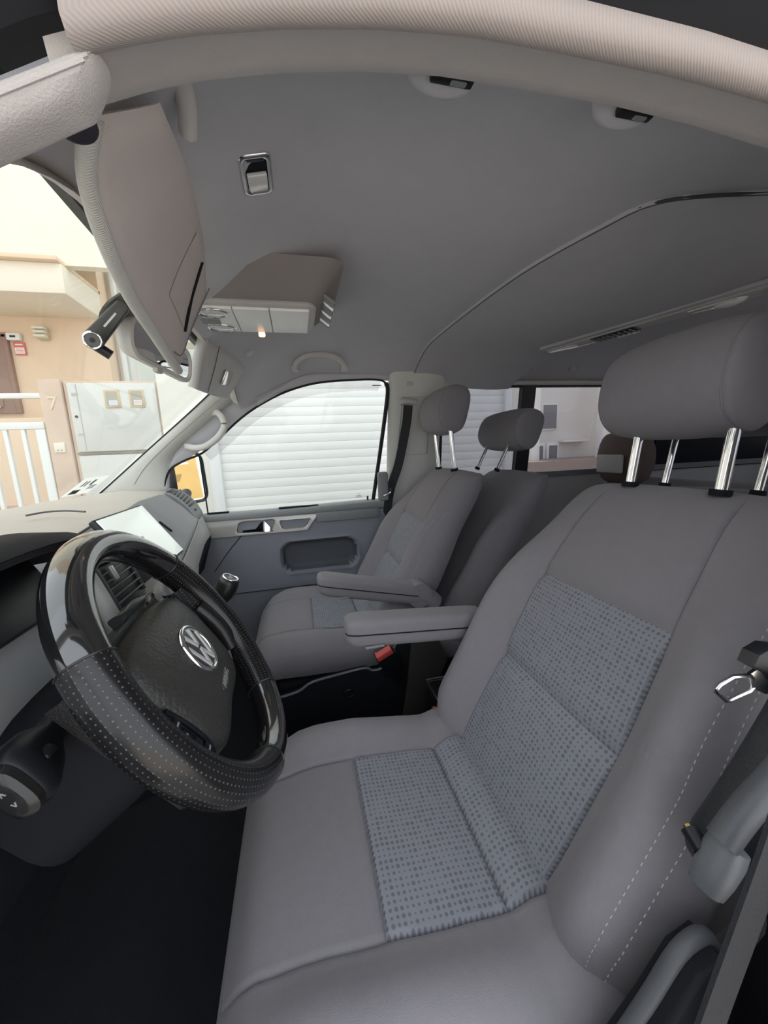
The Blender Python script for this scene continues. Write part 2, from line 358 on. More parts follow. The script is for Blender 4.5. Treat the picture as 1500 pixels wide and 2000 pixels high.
# far roof rail above the door
st(sheet('trim_5', lambda u, v: (u, .645 + .012 * v + .012 * math.sin(v * 3.1), head_z(u, .645) - .004 - .03 * v * (1 - .4 * sst(-.1, .1, u))), lin(-.14, .66, 30), lin(0, 1, 7), HEADL, thick=.01, nrm=(0, .8, .3)))
# ---------------- far door
door = thing('door_1', 'far front door with dark card, silver handle strip and map pocket', None, (0, .78, 0), kind='structure')
def rr_mask(x, z, cx, cz, hw, hh, r, soft):
    dx = abs(x - cx) - hw + r; dz = abs(z - cz) - hh + r
    d = math.hypot(max(dx, 0), max(dz, 0)) + min(max(dx, dz), 0) - r
    return 1 - sst(-soft, 0, d)
def cardy(x, z):
    pk = rr_mask(x, z, .072, .468, .185, .078, .06, .022)
    lip = rr_mask(x, z, .072, .468, .198, .091, .07, .012) - rr_mask(x, z, .072, .468, .188, .081, .062, .010)
    return .762 + .012 * sst(.45, .1, z) + .055 * pk - .004 * lip
CX = lin(-.56, .44, 101); CZ = lin(.0, .668, 68)
shell(lambda i, j: (CX[i], cardy(CX[i], CZ[j]), CZ[j]), CX, CZ, lambda i, j: 'p' if cardy(CX[i] + .005, CZ[j] + .005) > .79 else 'c', {'c': ('door_card', CARD), 'p': ('map_pocket', mat('pocket_plastic', (.10, .105, .12), .6, bump=.25, bscale=500, vary=.06))}, door, closedU=False)
box('door_core', (-.05, .850, .34), (1.0, .04, .70), DARK, door, bev=.004)
sheet('belt_ledge', lambda u, v: (u, v[0] + .0, v[1] + .012 * sst(-.2, .4, u)), lin(-.47, .405, 24), [(.760, .660), (.754, .672), (.757, .688), (.768, .698), (.80, .700), (.83, .698), (.83, .66)], BELTL, door)
box('ledge_panel', (.215, .7555, .650), (.30, .012, .045), BELTL, door, bev=.005)
box('ledge_slot', (-.01, .782, .7045), (.18, .026, .006), DARK, door, bev=.002)
box('ledge_button', (-.36, .784, .703), (.09, .018, .006), DARK, door, bev=.002)
tube('lock_pin', [(.318, .79, .700), (.318, .787, .73)], .0045, BLACK, door, n=10)
# silver strip with two cups
def silv(x, z):
    a = rr_mask(x - .35 * (z - .632), z, -.205, .632, .078, .026, .014, .006)
    b = rr_mask(x - .6 * (z - .63) * (1 if x > -.03 else -.5), z, -.034, .629, .062, .021, .012, .006)
    return a, b
SX = lin(-.46, .075, 110); SZ = lin(.596, .668, 26)
def sfn(i, j):
    z = SZ[j]; e = .035 + .04 * (1 - (z - .596) / .072); x = SX[i]
    xr = .075 - .055 * (1 - (z - .596) / .072); x = -.46 + (x + .46) * (xr + .46) / .535
    a, b = silv(x, z); return (x, .7535 + .022 * max(a, b) + .002 * sst(.64, .668, z), z)
def sreg(i, j):
    p = sfn(min(i, 108), min(j, 24)); q = sfn(min(i + 1, 109), min(j + 1, 25)); a, b = silv((p[0] + q[0]) / 2, (p[2] + q[2]) / 2)
    return 'h' if a > .45 else 'g' if b > .45 else 's'
shell(sfn, SX, SZ, sreg, {'s': ('silver_strip', SILVER), 'h': ('handle_cup', DARK), 'g': ('pull_cup', DARK)}, door, closedU=False)
loft('door_handle', [[Vector((x, y - .0, z)) for x, y, z in r] for r in [
    [(-.262, .752, .612), (-.262, .760, .612), (-.262, .760, .619), (-.262, .752, .619)],
    [(-.205, .748, .610), (-.205, .758, .610), (-.205, .758, .622), (-.205, .748, .622)],
    [(-.182, .745, .608), (-.182, .757, .608), (-.180, .757, .652), (-.180, .745, .652)],
    [(-.160, .744, .606), (-.160, .756, .606), (-.166, .756, .656), (-.166, .744, .656)],
    [(-.130, .750, .605), (-.130, .756, .605), (-.140, .756, .622), (-.140, .750, .622)]]], CHROME, door, ang=60)
tube('card_seam', [(-.27, .7605, .596), (-.33, .7608, .53), (-.40, .7625, .44)], .0018, BLACK, door, n=6, sm=4)
box('lower_seam', (-.1, .7625, .325), (.7, .004, .003), BLACK, door, bev=.001)
# far door window
WO = [(-.43, .698), (-.065, .699), (.345, .703), (.385, .991), (.408, 1.187), (.40, 1.232), (.37, 1.244), (.281, 1.245), (.108, 1.233), (-.019, 1.201), (-.126, 1.153), (-.213, 1.099), (-.304, 1.026), (-.383, .966), (-.457, .938), (-.52, .90), (-.56, .82), (-.56, .70)]
win1 = thing('window_1', 'clear side window of the far front door', None, (-.05, .80, .70), kind='structure')
mk('pane', [(x, doory(z), z) for x, z in WO] + [(x, doory(z) + .004, z) for x, z in WO], [tuple(range(len(WO)))] + [tuple(range(2 * len(WO) - 1, len(WO) - 1, -1))], GL_SIDE, win1, smooth=False)
tube('rubber_frame', [(x, doory(z) - .006, z) for x, z in WO[2:6]], .009, RUBBER, win1, n=8, sm=4)
tube('rubber_frame', [(x, doory(z) - .004, z) for x, z in WO[5:17]], .0045, RUBBER, win1, n=8, sm=4)
tube('glass_seam', [(-.405, doory(.70) - .004, .70), (-.395, doory(.96) - .004, .965)], .003, RUBBER, win1, n=6)
RE2 = cat([(-.545, .775, .79), (-.511, .745, .93), (-.454, .722, 1.001), (-.354, .702, 1.078), (-.244, .682, 1.155), (-.17, .671, 1.196), (-.097, .661, 1.238), (.068, .652, 1.264), (.281, .650, 1.274), (.45, .649, 1.278)], 4)
WO2 = cat([(x, doory(z) - .003, z) for x, z in ((-.565, .79), (-.525, .90), (-.43, .952), (-.304, 1.026), (-.213, 1.099), (-.126, 1.153), (-.019, 1.201), (.108, 1.233), (.281, 1.245), (.42, 1.24))], 4)
sheet('door_frame', lambda i, v: RE2[i].lerp(WO2[i], v) + Vector((0, -.006, 0)) * math.sin(math.pi * v), list(range(len(RE2))), lin(0, 1, 5), HEADL, win1)
tp = cat([(x, doory(z) + .02, z) for x, z in WO[5:14]], 4)
def defl(i, v):
    t = (tp[min(i + 1, len(tp) - 1)] - tp[max(i - 1, 0)]).normalized(); nrm_ = Vector((-t.z, 0, t.x)); nrm_ = nrm_ if nrm_.z < 0 else -nrm_
    return tp[i] + nrm_ * (v * .040) + Vector((0, .012 * v, 0))
sheet('smoked_deflector', defl, list(range(3, len(tp))), lin(0, 1, 4), GL_DEF, win1)
for k, (q, w_) in enumerate(((.728, .030), (.735, .024), (.744, .008))): box('glass_mark', (.275, doory(q) - .003, q), (w_, .001, .003), mat('etched_grey', (.55, .57, .56), .7, vary=.02), win1, bev=0)
box('deflector_mark', (.36, doory(1.222) - .005, 1.222), (.04, .001, .004), mat('print_dark', (.12, .12, .12), .7, vary=.02), win1, bev=0)
# far B pillar
BY = lambda z: doory(z) - .018
bp_ = st(sheet('trim_6', lambda u, z: (u[0], BY(z) + u[1], z), [(.412, .018), (.418, .004), (.428, -.006), (.45, -.012), (.50, -.014), (.58, -.012), (.64, -.008), (.665, .004), (.668, .03)], lin(.0, 1.272, 30), PILLAR))
tag(bp_, 'cream door pillar between far window and sliding door')
def bpt(x, z): return (x, BY(z) - .0135, z)
tube('panel_frame', [bpt(.47, 1.17), bpt(.60, 1.17), bpt(.60, .92), bpt(.455, .92)], .003, PILLAR2, bp_, n=6, closed=True)
box('pillar_button', bpt(.50, 1.225), (.03, .006, .018), PILLAR2, bp_, bev=.003)
# ---------------- sliding-door side behind the far pillar
def wally(z): return .80 - .14 * (z - .75)
wr = thing('wall_right', 'grey trimmed side of the cabin behind the far door pillar', None, (1.8, .8, 0), kind='structure')
def wpan(name, x0, x1, z0, z1, m, off=0.0, parent=None, th=.03):
    return sheet(name, lambda u, v: (u, wally(v) + off, v), lin(x0, x1, 3), lin(z0, z1, 4), m, parent, thick=th, nrm=(0, 1, 0))
wpan('lower_panel', .66, 3.05, 0, .765, PILLAR2, -.02, wr)
wpan('window_ledge', .66, 3.05, .765, .795, BELTL, -.035, wr, .05)
wpan('upper_panel', .66, 3.05, 1.225, 1.32, RUBBER, .0, wr)
tube('curtain_rail', [(.675, .735, 1.205), (.70, .728, 1.236), (.76, .727, 1.243), (1.4, .727, 1.243), (2.4, .727, 1.243)], .012, PILLAR, wr, n=10)
wpan('window_post', .66, .70, .765, 1.25, RUBBER, 0, wr)
wpan('window_post', 1.115, 1.19, .765, 1.25, BLACK, -.006, wr)
wpan('added_dark_panel', 1.98, 2.86, .76, 1.01, DARK, -.03, wr)  # dark sheet added over the lower part of the rearmost pane
wpan('window_post', 1.72, 1.98, .765, 1.25, PILLAR, -.012, wr)
wpan('window_post', 2.85, 3.05, .765, 1.25, PILLAR, -.012, wr)
for k, (a, b) in enumerate(((.70, 1.115), (1.19, 1.72), (1.98, 2.85))):
    p = st(wpan('window_%d' % (k + 2), a, b, .79, 1.225, GL_TINT, .012, None, .004)); tag(p, ['tinted sliding door pane just behind the far headrests', 'tinted side pane with a pale house beyond it', 'rearmost tinted side pane behind the near headrest posts'][k])
wl = thing('wall_left', 'near side of the cabin behind the driver seat, out of view', None, (1.8, -.8, 0), kind='structure')
sheet('lower_panel', lambda u, v: (u, -wally(v), v), lin(.66, 3.05, 3), lin(0, .8, 4), PILLAR2, wl, thick=.03, nrm=(0, -1, 0))
sheet('upper_panel', lambda u, v: (u, -wally(v), v), lin(.66, 3.05, 3), lin(1.2, 1.34, 4), PILLAR2, wl, thick=.03, nrm=(0, -1, 0))
for a, b in ((.62, .80), (1.6, 1.8), (2.8, 3.05)): sheet('window_post', lambda u, v: (u, -wally(v), v), lin(a, b, 3), lin(.8, 1.2, 4), PILLAR2, wl, thick=.03, nrm=(0, -1, 0))
sheet('pane', lambda u, v: (u, -wally(v) + .004, v), lin(.80, 2.8, 3), lin(.8, 1.2, 4), GL_TINT, wl, thick=.004, nrm=(0, -1, 0))
wb = thing('wall_rear', 'dark tailgate end of the cabin', None, (3.05, 0, 0), kind='structure')
box('tailgate_panel', (3.06, 0, .42), (.04, 1.6, .84), DARK, wb)
box('tailgate_header', (3.05, 0, 1.27), (.04, 1.5, .10), DARK, wb)
box('tailgate_window', (3.06, 0, 1.03), (.006, 1.5, .40), GL_TINT, wb, bev=0)
# front bulkhead, footwell
fw = st(box('wall_front', (-1.0, 0, .38), (.06, 1.62, .80), DARK, bev=.005))
st(box('wall_front_side', (-.78, .80, .38), (.50, .04, .76), DARK, bev=.005))
st(box('wall_front_near', (-.80, -.80, .38), (.46, .04, .76), DARK, bev=.005))
st(sheet('footwell_ramp', lambda u, v: (-.98 + .38 * u, v, .34 - .34 * u), lin(0, 1, 4), lin(-.78, .78, 4), CARPET, thick=.01, nrm=(0, 0, -1)))
# ---------------- windscreen
ws = thing('window_5', 'raked windscreen seen past the steering wheel', None, (-.80, 0, .82), kind='structure')
def wsp(z, y): return (wsx(z) - .03 * (1 - (y / .8) ** 2) - .002, y, z)
sheet('pane', lambda z, y: wsp(z, y * (.80 - .50 * (z - .80))), lin(.80, 1.262, 8), lin(-1, 1, 17), GL_WS, ws, thick=.004, nrm=(-.6, 0, .8))
sheet('frit_band', lambda z, y: Vector(wsp(z, y)) + Vector((.004, 0, -.002)), [1.2535, 1.266], lin(-.57, .57, 17), FRIT, ws)
FD = dotted('frit_dots', (.60, .62, .58), (.05, .055, .055), .004, .30, .34, .6, 0)
fo = sheet('frit_dot_band', lambda z, y: Vector(wsp(z, y)) + Vector((.004, 0, -.002)), [1.2475, 1.2535], lin(-.57, .57, 25), mat('frit_grey', (.22, .23, .22), .6, vary=.2, vscale=300), ws)
tube('black_edge', [Vector(f) + Vector((.003, -.004, -.002)) for f in fe], .0028, BLACK, ws, n=6)

# the opened near door, swung out to the left of the view
d2 = thing('door_2', 'opened driver door swung out beside the wheel', None, (-.58, -.86, 0), kind='structure')
hd = Vector((math.cos(math.radians(68)), -math.sin(math.radians(68)), 0)); hn = Vector((hd.y, -hd.x, 0)) * -1; RD = basis(hd, hn, (0, 0, 1)); H0 = Vector((-.58, -.86, 0))
def dbox(name, s0, s1, z0, z1, off, th, m): return box(name, H0 + hd * ((s0 + s1) / 2) + hn * off + Vector((0, 0, (z0 + z1) / 2)), (s1 - s0, th, z1 - z0), m, d2, bev=.01, rot=RD, seg=3)
dbox('door_skin', 0, 1.02, -.05, .68, 0, .05, PAINT); dbox('door_card', .04, .98, 0, .66, .045, .05, CARD); dbox('silver_strip', .10, .60, .60, .66, .075, .012, SILVER); dbox('map_bin', .10, .90, .04, .22, .09, .06, DARK)
dbox('window_frame', .0, .06, .68, 1.0, 0, .03, RUBBER); dbox('window_frame', .95, 1.01, .68, 1.25, 0, .03, RUBBER); dbox('window_frame', .45, 1.0, 1.21, 1.26, 0, .03, RUBBER)
box('window_frame', H0 + hd * .25 + Vector((0, 0, 1.11)), (.62, .03, .05), RUBBER, d2, bev=.01, rot=RD @ Matrix.Rotation(-.56, 3, 'Y'))
dbox('pane', .06, .95, .68, 1.0, 0, .004, GL_SIDE)
# ================================================================== seats
def psin(a): return max(0.0, math.sin(a))
def superk(k, n): return math.acos(max(-1, min(1, math.copysign(abs(k) ** (n / 2), k))))
KK = [1.0, .995, .98, .95, .91, .86, .80, .74, .68, .62, .575, .555, .54, .525, .50, .42, .30, .15, 0]
KF = KK + [-k for k in reversed(KK[:-1])]              # front side, +1 .. -1
KB = [-.97, -.85, -.6, -.3, 0, .3, .6, .85, .97]          # back side
SK = .54
IK0, IK1 = KF.index(SK), KF.index(-SK)
def seat_back(root, dx, yc, dz, wf=1.0, insert=True, mf=None, lean=0.0):
    mf = mf or FAB
    prof = [(.262, .225), (.285, .285), (.305, .335), (.352, .42), (.402, .508), (.444, .59), (.487, .680), (.528, .745), (.575, .81), (.618, .862), (.650, .892)]
    F = cat([(x, 0, z) for x, z in prof], 5); nF = len(F)
    L = [0]
    for a, b in zip(F, F[1:]): L.append(L[-1] + (b - a).length)
    T = [l / L[-1] for l in L]
    j_top = min(range(nF), key=lambda j: abs(F[j].z - .683)); j_low = min(range(nF), key=lambda j: abs(F[j].z - .508)); j_bot = min(range(nF), key=lambda j: abs(F[j].z - .285))
    ns = 3.4; wid = [(.0, .225), (.06, .245), (.2, .262), (.45, .266), (.62, .258), (.78, .240), (.9, .222), (1, .205)]
    def sec(j):
        t = T[j]; p = F[j]; tg = (F[min(j + 1, nF - 1)] - F[max(j - 1, 0)]).normalized(); nn = Vector((-tg.z, 0, tg.x))
        e = 1.0
        if t > .80: e = math.sqrt(max(0, 1 - ((t - .80) / .2) ** 2.6))
        if t < .07: e = math.sqrt(max(0.05, 1 - ((.07 - t) / .07) ** 2))
        return t, p, nn, e
    def fn(i, j):
        t, p, nn, e = sec(j); wv = interp(wid, t) * wf * (1 if t < .93 else .93 + .07 * math.sqrt(max(0, 1 - ((t - .93) / .07) ** 2)))
        D = .062 * max(.10, e) ; nK = len(KF)
        if i < nK: k = KF[i]; sgn = 1
        else: k = KB[i - nK]; sgn = -1
        d = (1 - abs(k) ** ns) ** (1 / ns) * sgn
        s = k * wv; off = D * d
        if sgn > 0:
            ak = abs(k)
            off += .062 * sst(.50, .82, ak) * (1 - .75 * sst(.88, 1.0, ak)) * sst(.0, .22, t) * (1 - sst(.50, .86, t))
            off += .008 * math.exp(-((t - .35) / .15) ** 2) * (1 - sst(.3, .54, ak))
            off += .008 * (1 - sst(.0, .9, ak)) * sst(.6, .8, t) * e
            if insert:
                g = 0
                if abs(ak - SK) < .004 and t < .93 and j >= j_bot: g = .0065
                if ak <= SK + .004 and j in (j_top, j_low): g = max(g, .007)
                off -= g
                if j_low < j < j_top and ak < SK: off += .005 * psin(math.pi * (t - T[j_low]) / (T[j_top] - T[j_low])) ** .5
                if j < j_low and ak < SK: off += .004 * psin(math.pi * min(1, (t) / (T[j_low]))) ** .5
        c = p - nn * .062 + Vector((0, 0, 0))
        q = c + nn * off
        return (q.x + dx + lean * (q.z - .3), yc + s, q.z + dz)
    def reg(i, j):
        if insert and IK0 <= i < IK1:
            if j_low <= j < j_top: return 'i'
            if j_bot <= j < j_low: return 'l'
            if j >= j_top and T[j] < .97: return 'h'
        return 'c'
    nU = len(KF) + len(KB)
    def uvf(i, j):
        k = KF[i] if i < len(KF) else 0
        return (k * .26, L[j])
    parts = {'c': ('backrest', mf), 'i': ('backrest_insert', INS), 'l': ('lumbar_insert', INS), 'h': ('shoulder_panel', mf)}
    o = shell(fn, list(range(nU)), list(range(nF)), reg, parts, root, True, uvf)
    # end caps
    for j in (0, nF - 1):
        V = [fn(i, j) for i in range(nU)]; mk('backrest_cap', V, [tuple(range(nU))], mf, o['c'])
    return fn, T, o
def stitches(root, fn, T, idx, name='stitching', lo=.05, hi=.93):
    bm = bmesh.new()
    pts = [Vector(fn(idx, j)) for j in range(len(T)) if lo < T[j] < hi]; pts = cat(pts, 4)
    d = 0; on = []
    for a, b in zip(pts, pts[1:]):
        d += (b - a).length
        if d > .0085:
            d = 0; t = (b - a).normalized()
            out = Vector((-.6, math.copysign(.5, a.y - root.location.y), .3)).normalized() * .0006
            s = t.cross(out).normalized() * .0006; p0 = a + out; p1 = a + t * .0048 + out
            bm.faces.new([bm.verts.new(v) for v in (p0 - s, p1 - s, p1 + s, p0 + s)])
    o = from_bm(name, bm, STITCH, root); o['kind'] = 'stuff'; return o
def headrest(root, c, hw=.120, hh=.093, hd=.064, tilt=.25, m=None):
    m = m or FAB; c = Vector(c); rings = []; ends = [[], []]
    def ring(s, k, kk=1.0):
        out = []
        for j in range(40):
            a = 2 * math.pi * j / 40; cx, cz = math.cos(a), math.sin(a)
            n = 2.5; cx = math.copysign(abs(cx) ** (2 / n), cx) * hd * k; cz = math.copysign(abs(cz) ** (2 / n), cz) * hh * k
            cx -= .012 * (cz / hh) ** 2 * -1
            x = cx * math.cos(tilt) + cz * math.sin(tilt); z = -cx * math.sin(tilt) + cz * math.cos(tilt)
            out.append(c + Vector((x, s, z)))
        return out
    S = lin(-hw + .012, hw - .012, 17)
    def kk(s): return (1 - .13 * abs(s / hw) ** 3)
    o = loft('headrest_cushion', [ring(s, kk(s)) for s in S], m, root, cap=False)
    for sg in (-1, 1):
        s0 = sg * (hw - .012); k0 = kk(s0)
        R = [ring(s0, k0 * .985), ring(s0 + sg * .004, k0 * 1.0), ring(s0 + sg * .009, k0 * .96), ring(s0 + sg * .014, k0 * .86), ring(s0 + sg * .018, k0 * .66), ring(s0 + sg * .020, k0 * .36), ring(s0 + sg * .0205, k0 * .05)]
        loft('headrest_side', R, m, root, cap=True)
        tube('headrest_seam', ring(s0 + sg * .001, k0 * 1.0), .0012, m, root, n=6, closed=True, up=(0, 1, 0))
    return o
def post(root, p0, p1, r=.0085):
    tube('headrest_post', [p0, p1], r, CHROME, root, n=14)
    d = (Vector(p1) - Vector(p0)).normalized()
    tube('post_collar', [Vector(p0) - d * .006, Vector(p0) + d * .004], r * 1.7, DARK, root, n=14)
def cushion(root, dx, yc, dz):
    XT = [-.152, -.150, -.144, -.134, -.12, -.10, -.075, -.045, -.01, .02, .045, .058, .062, .066, .08, .11, .145, .18, .21, .225, .232, .236, .240, .25, .27, .29, .31, .325, .335, .345, .35]
    ztab = [(-.152, .30), (-.10, .328), (-.02, .338), (.06, .334), (.15, .322), (.23, .314), (.236, .314), (.28, .326), (.33, .318), (.35, .30)]
    ns = 3.6; jf = XT.index(.062); jr = XT.index(.236); je = XT.index(.325)
    def fn(i, j):
        x = XT[j]; zt = sinterp(ztab, x); zb = .195; e = 1.0
        if x < -.09: e = math.sqrt(max(0, 1 - ((-.09 - x) / .0622) ** 2.4))
        if x > .31: e = math.sqrt(max(0, 1 - ((x - .31) / .0405) ** 2.4))
        wv = (.270 - .018 * sst(.05, -.16, x)) * (.90 + .10 * e); nK = len(KF)
        if i < nK: k = KF[i]; sgn = 1
        else: k = KB[i - nK]; sgn = -1
        d = (1 - abs(k) ** ns) ** (1 / ns) * sgn; s = k * wv; zc = (zt + zb) / 2; H = (zt - zb) / 2 * (.25 + .75 * e)
        z = zc + d * H
        if sgn > 0:
            ak = abs(k)
            z += .034 * sst(.52, .80, ak) * (1 - .55 * sst(.86, 1.0, ak)) * e * sst(-.16, -.03, x) * (1 - .45 * sst(.08, .3, x))
            g = 0
            if abs(ak - SK) < .004 and e > .3: g = .006
            if ak <= SK + .004 and (j == jf or (j == jr)): g = .006
            z -= g * e
            if ak < SK and jf < j < jr: z += .004 * psin(math.pi * (x - XT[jf]) / (XT[jr] - XT[jf])) ** .5
            if ak < SK and jr < j <= je: z += .008 * psin(math.pi * (x - XT[jr]) / (XT[je] - XT[jr])) ** .6
        return (x + dx, yc + s, z + dz)
    def reg(i, j):
        if IK0 <= i < IK1:
            if jf <= j < jr: return 'i'
            if jr <= j < je: return 'r'
            if 2 <= j < jf: return 'f'
        return 'c'
    nU = len(KF) + len(KB)
    o = shell(fn, list(range(nU)), list(range(len(XT))), reg, {'c': ('cushion', FAB), 'i': ('cushion_insert', INS), 'r': ('cushion_roll', INS), 'f': ('cushion_front', FAB)}, root, True, lambda i, j: ((KF[i] if i < len(KF) else 0) * .26, XT[j]))
    for j in (0, len(XT) - 1): mk('cushion_cap', [fn(i, j) for i in range(nU)], [tuple(range(nU))], FAB, o['c'])
    return fn, XT
def armrest(root, pts, hw, hh, yc):
    """padded arm: upper pad, lower shell and the small release catch"""
    P = [Vector(p) for p in pts]; n = len(P)
    def ring(p, a, b, up):
        out = []
        for j in range(24):
            t = math.pi * j / 23 * (1 if up else -1); c, q = math.cos(t), math.sin(t)
            c = math.copysign(abs(c) ** .55, c); q = math.copysign(abs(q) ** .55, q)
            out.append(p + Vector((0, c * a, q * b)))
        return out
    prof = [.35, .72, .90, 1.0] + [1.0] * (n - 6) + [.98, .92]
    for up, nm in ((True, 'armrest_pad'), (False, 'armrest_shell')):
        rs = [ring(P[i] + Vector((0, 0, (.0015 if up else -.0015))), hw * (prof[i] ** .6) * (1 if up else .97), hh * prof[i] * (.95 if up else 1.05), up) for i in range(n)]
        loft(nm, rs, FAB, root, cap=True, ang=60)
    tube('armrest_seam', [P[i] + Vector((0, -hw * (prof[i] ** .6) - .0002, 0)) for i in range(n)], .0014, DARK, root, n=6)
    q = P[n // 3 + 1] + Vector((-.01, -hw * .97, -hh * .86))
    box('armrest_catch', q, (.045, .006, .006), BELTL, root, bev=.002)
BK = {}
def seat(name, label, dx, yc, inner, hz, head_dx=0.0, group='front seats'):
    root = thing(name, label, 'seat', (.1 + dx, yc, 0), group)
    fn, XT = cushion(root, dx, yc, 0); bf, T, o = seat_back(root, dx, yc, 0)
    BK[name] = bf
    for idx in (3, 4): stitches(root, bf, T, idx, lo=.06, hi=.75)
    iL = len(KF) - 4
    for idx in (iL, iL - 1): stitches(root, bf, T, idx, lo=.06, hi=.75)
    hc = Vector((.662 + dx + head_dx, yc, hz)); headrest(root, hc + Vector((0, .022, 0)))
    for s in (-.08, .08):
        post(root, (.634 + dx, yc + s, .862), (hc.x - .012, yc + s, hz - .06))
    return root
# ---- driver seat
ds = seat('driver_seat', 'large grey fabric driver seat in front with dotted inserts and raised headrest', 0.0, -.44, 1, 1.040)
pts = [(x, -.148, .538 - .085 * (x - .08)) for x in (.076, .080, .090, .105, .15, .20, .25, .30, .35, .395, .42)]
armrest(ds, pts, .036, .034, -.148)
box('seat_pedestal', (.10, -.44, .10), (.40, .42, .20), DARK, ds, bev=.02)
# near side plastic shroud of the driver seat
SH = [(.02, .21, .02), (.10, .235, .02), (.18, .27, .028), (.25, .325, .034), (.30, .385, .036), (.335, .435, .032), (.365, .445, .02), (.385, .42, .01)]
prism('side_shroud', [(x, z) for x, z, _ in SH] + [(.40, .36), (.40, .10), (-.10, .08), (-.12, .17), (-.05, .20)], (0, -.718, 0), (1, 0, 0), (0, 0, 1), .035, DARK, ds, bev=.006, seg=4)
tube('shroud_lip', [(x, -.731, z) for x, z, _ in [(-.05, .20, 0)] + SH], .008, mat('grey_shroud_plastic', (.10, .105, .115), .5, bump=.2, bscale=500, vary=.05), ds, n=12, sm=4, up=(0, 1, 0))
# padded black pad on the outer flank of the backrest
pad = []
for p, k in zip(cat([(.345, -.724, .528), (.361, -.730, .560), (.398, -.736, .630), (.438, -.740, .710), (.483, -.743, .800), (.513, -.743, .86)], 4), [.35, .68, .85, .95] + [1] * 14 + [.9, .7, .4]):
    pad.append([Vector(p) + Vector((.45, .05, -.2)).normalized() * (math.copysign(abs(math.cos(a)) ** .8, math.cos(a)) * .034 * k) + Vector((0.1, -1, 0)) * (math.copysign(abs(math.sin(a)) ** .8, math.sin(a)) * .022 * k) + Vector((.02, 0, 0)) for a in lin(0, 2 * math.pi, 25)[:-1]])
loft('flank_pad', pad, mat('black_pad_vinyl', (.022, .024, .030), .45, bump=.3, bscale=300, vary=.1), ds)
# ---- passenger seat
ps = seat('passenger_seat', 'grey fabric front seat beside the far door with an armrest on its near side', -.052, .44, -1, 1.090, head_dx=-.03)
pts = [(x, .150, .552 - .24 * (x - .04)) for x in (.030, .034, .044, .06, .11, .16, .21, .26, .30, .33, .345)]
armrest(ps, pts, .036, .034, .150)
tube('armrest_pivot', [(.352, .185, .478), (.352, .118, .478)], .040, FAB, ps, n=24, up=(1, 0, 0))
tube('armrest_pivot_arm', [(.33, .15, .482), (.385, .15, .455), (.41, .15, .43)], .034, FAB, ps, n=16, up=(0, 1, 0), sm=4)
# passenger pedestal with its pale rimmed side cover
prism('side_cover', [(-.20, .0), (-.17, .175), (-.06, .190), (-.01, .215), (.10, .228), (.165, .232), (.19, .219), (.225, .222), (.265, .255), (.27, .295), (.30, .32), (.345, .345), (.36, .33), (.42, .30), (.36, .0)], (0, .178, 0), (1, 0, 0), (0, 0, 1), .02, DARK, ps, bev=.004)
tube('cover_rim', [(-.17, .157, .178), (-.06, .157, .192), (-.01, .157, .217), (.10, .157, .230), (.165, .157, .234), (.19, .157, .221), (.225, .157, .224), (.265, .157, .257), (.27, .157, .297), (.30, .157, .322), (.345, .157, .348)], .0045, mat('rim_grey_plastic', (.16, .17, .19), .4, vary=.05), ps, n=8, sm=4)
box('seat_pedestal', (.08, .44, .10), (.42, .46, .20), DARK, ps, bev=.02)
prism('rear_flap', [(.28, .0), (.30, .10), (.315, .22), (.335, .34), (.41, .33), (.455, .22), (.40, .10), (.37, .0)], (0, .156, 0), (1, 0, 0), (0, 0, 1), .01, mat('brown_grey_fabric', (.050, .045, .045), .9, bump=.3, vary=.1), ps, bev=.003)
tube('adjuster_ring', [Vector((.105 + .018 * math.cos(a), .154, .155 + .013 * math.sin(a))) for a in lin(0, 6.283, 17)[:-1]], .0025, PIANO, ps, n=6, closed=True)
# ---- second-row seats close behind the front pair
def rear_seat(label, dx, yc, hx, hz, hw):
    root = thing('second_row_seat', label, 'seat', (.75, yc, 0), 'second row seats')
    seat_back(root, dx, yc, -.02, .92, False, lean=.06)
    headrest(root, (hx, yc, hz), hw, .082, .062, .35)
    for s in (-.08, .08): post(root, (.742 + (dx - .175), yc + s, .852), (hx - .035, yc + s, hz - .04), .0062)
    box('cushion', (dx + .30, yc, .22), (.36, .46, .10), FAB, root, bev=.04, seg=4)
    box('seat_pedestal', (dx + .32, yc, .09), (.30, .40, .18), DARK, root, bev=.02)
    return root
rear_seat('dark grey second row seat wedged right behind the passenger seat, its headrest showing beside', .190, .43, .850, 1.005, .150)
rear_seat('second row seat hidden behind the driver seat, only its chrome headrest posts show', .170, -.425, .800, 1.03, .12)
bench = thing('rear_bench_seat', 'brown grey back row seat seen over the shoulder of the driver seat', 'seat', (1.6, .4, 0))
def bseat(y0, hw, z0):
    rings = []
    for s, k in ((0, .7), (.02, .95), (.05, 1), (hw * 2 - .05, 1), (hw * 2 - .02, .95), (hw * 2, .7)):
        rings.append([Vector((1.55 + .07 * k * math.cos(a) + .12 * (z0 - .4), y0 + s, z0 + .13 * k * math.sin(a))) for a in lin(0, 6.283, 21)[:-1]])
    return rings
loft('headrest_cushion', bseat(.46, .125, .855), mat('brown_headrest', (.16, .125, .11), .8, bump=.2, vary=.1), bench)
box('headrest_recess', (1.515, .585, .830), (.02, .15, .09), PILLAR2, bench, bev=.008)
box('backrest', (1.66, .18, .46), (.14, 1.05, .60), FAB, bench, bev=.05, seg=4)
box('cushion', (1.45, .18, .28), (.46, 1.05, .14), FAB, bench, bev=.05, seg=4)
box('base', (1.48, .18, .10), (.40, 1.0, .20), DARK, bench, bev=.02)
# ================================================================== dashboard
dash = thing('dashboard', 'wide grey dashboard below the windscreen with vents and a glovebox lid', 'dashboard', (-.55, 0, .0))
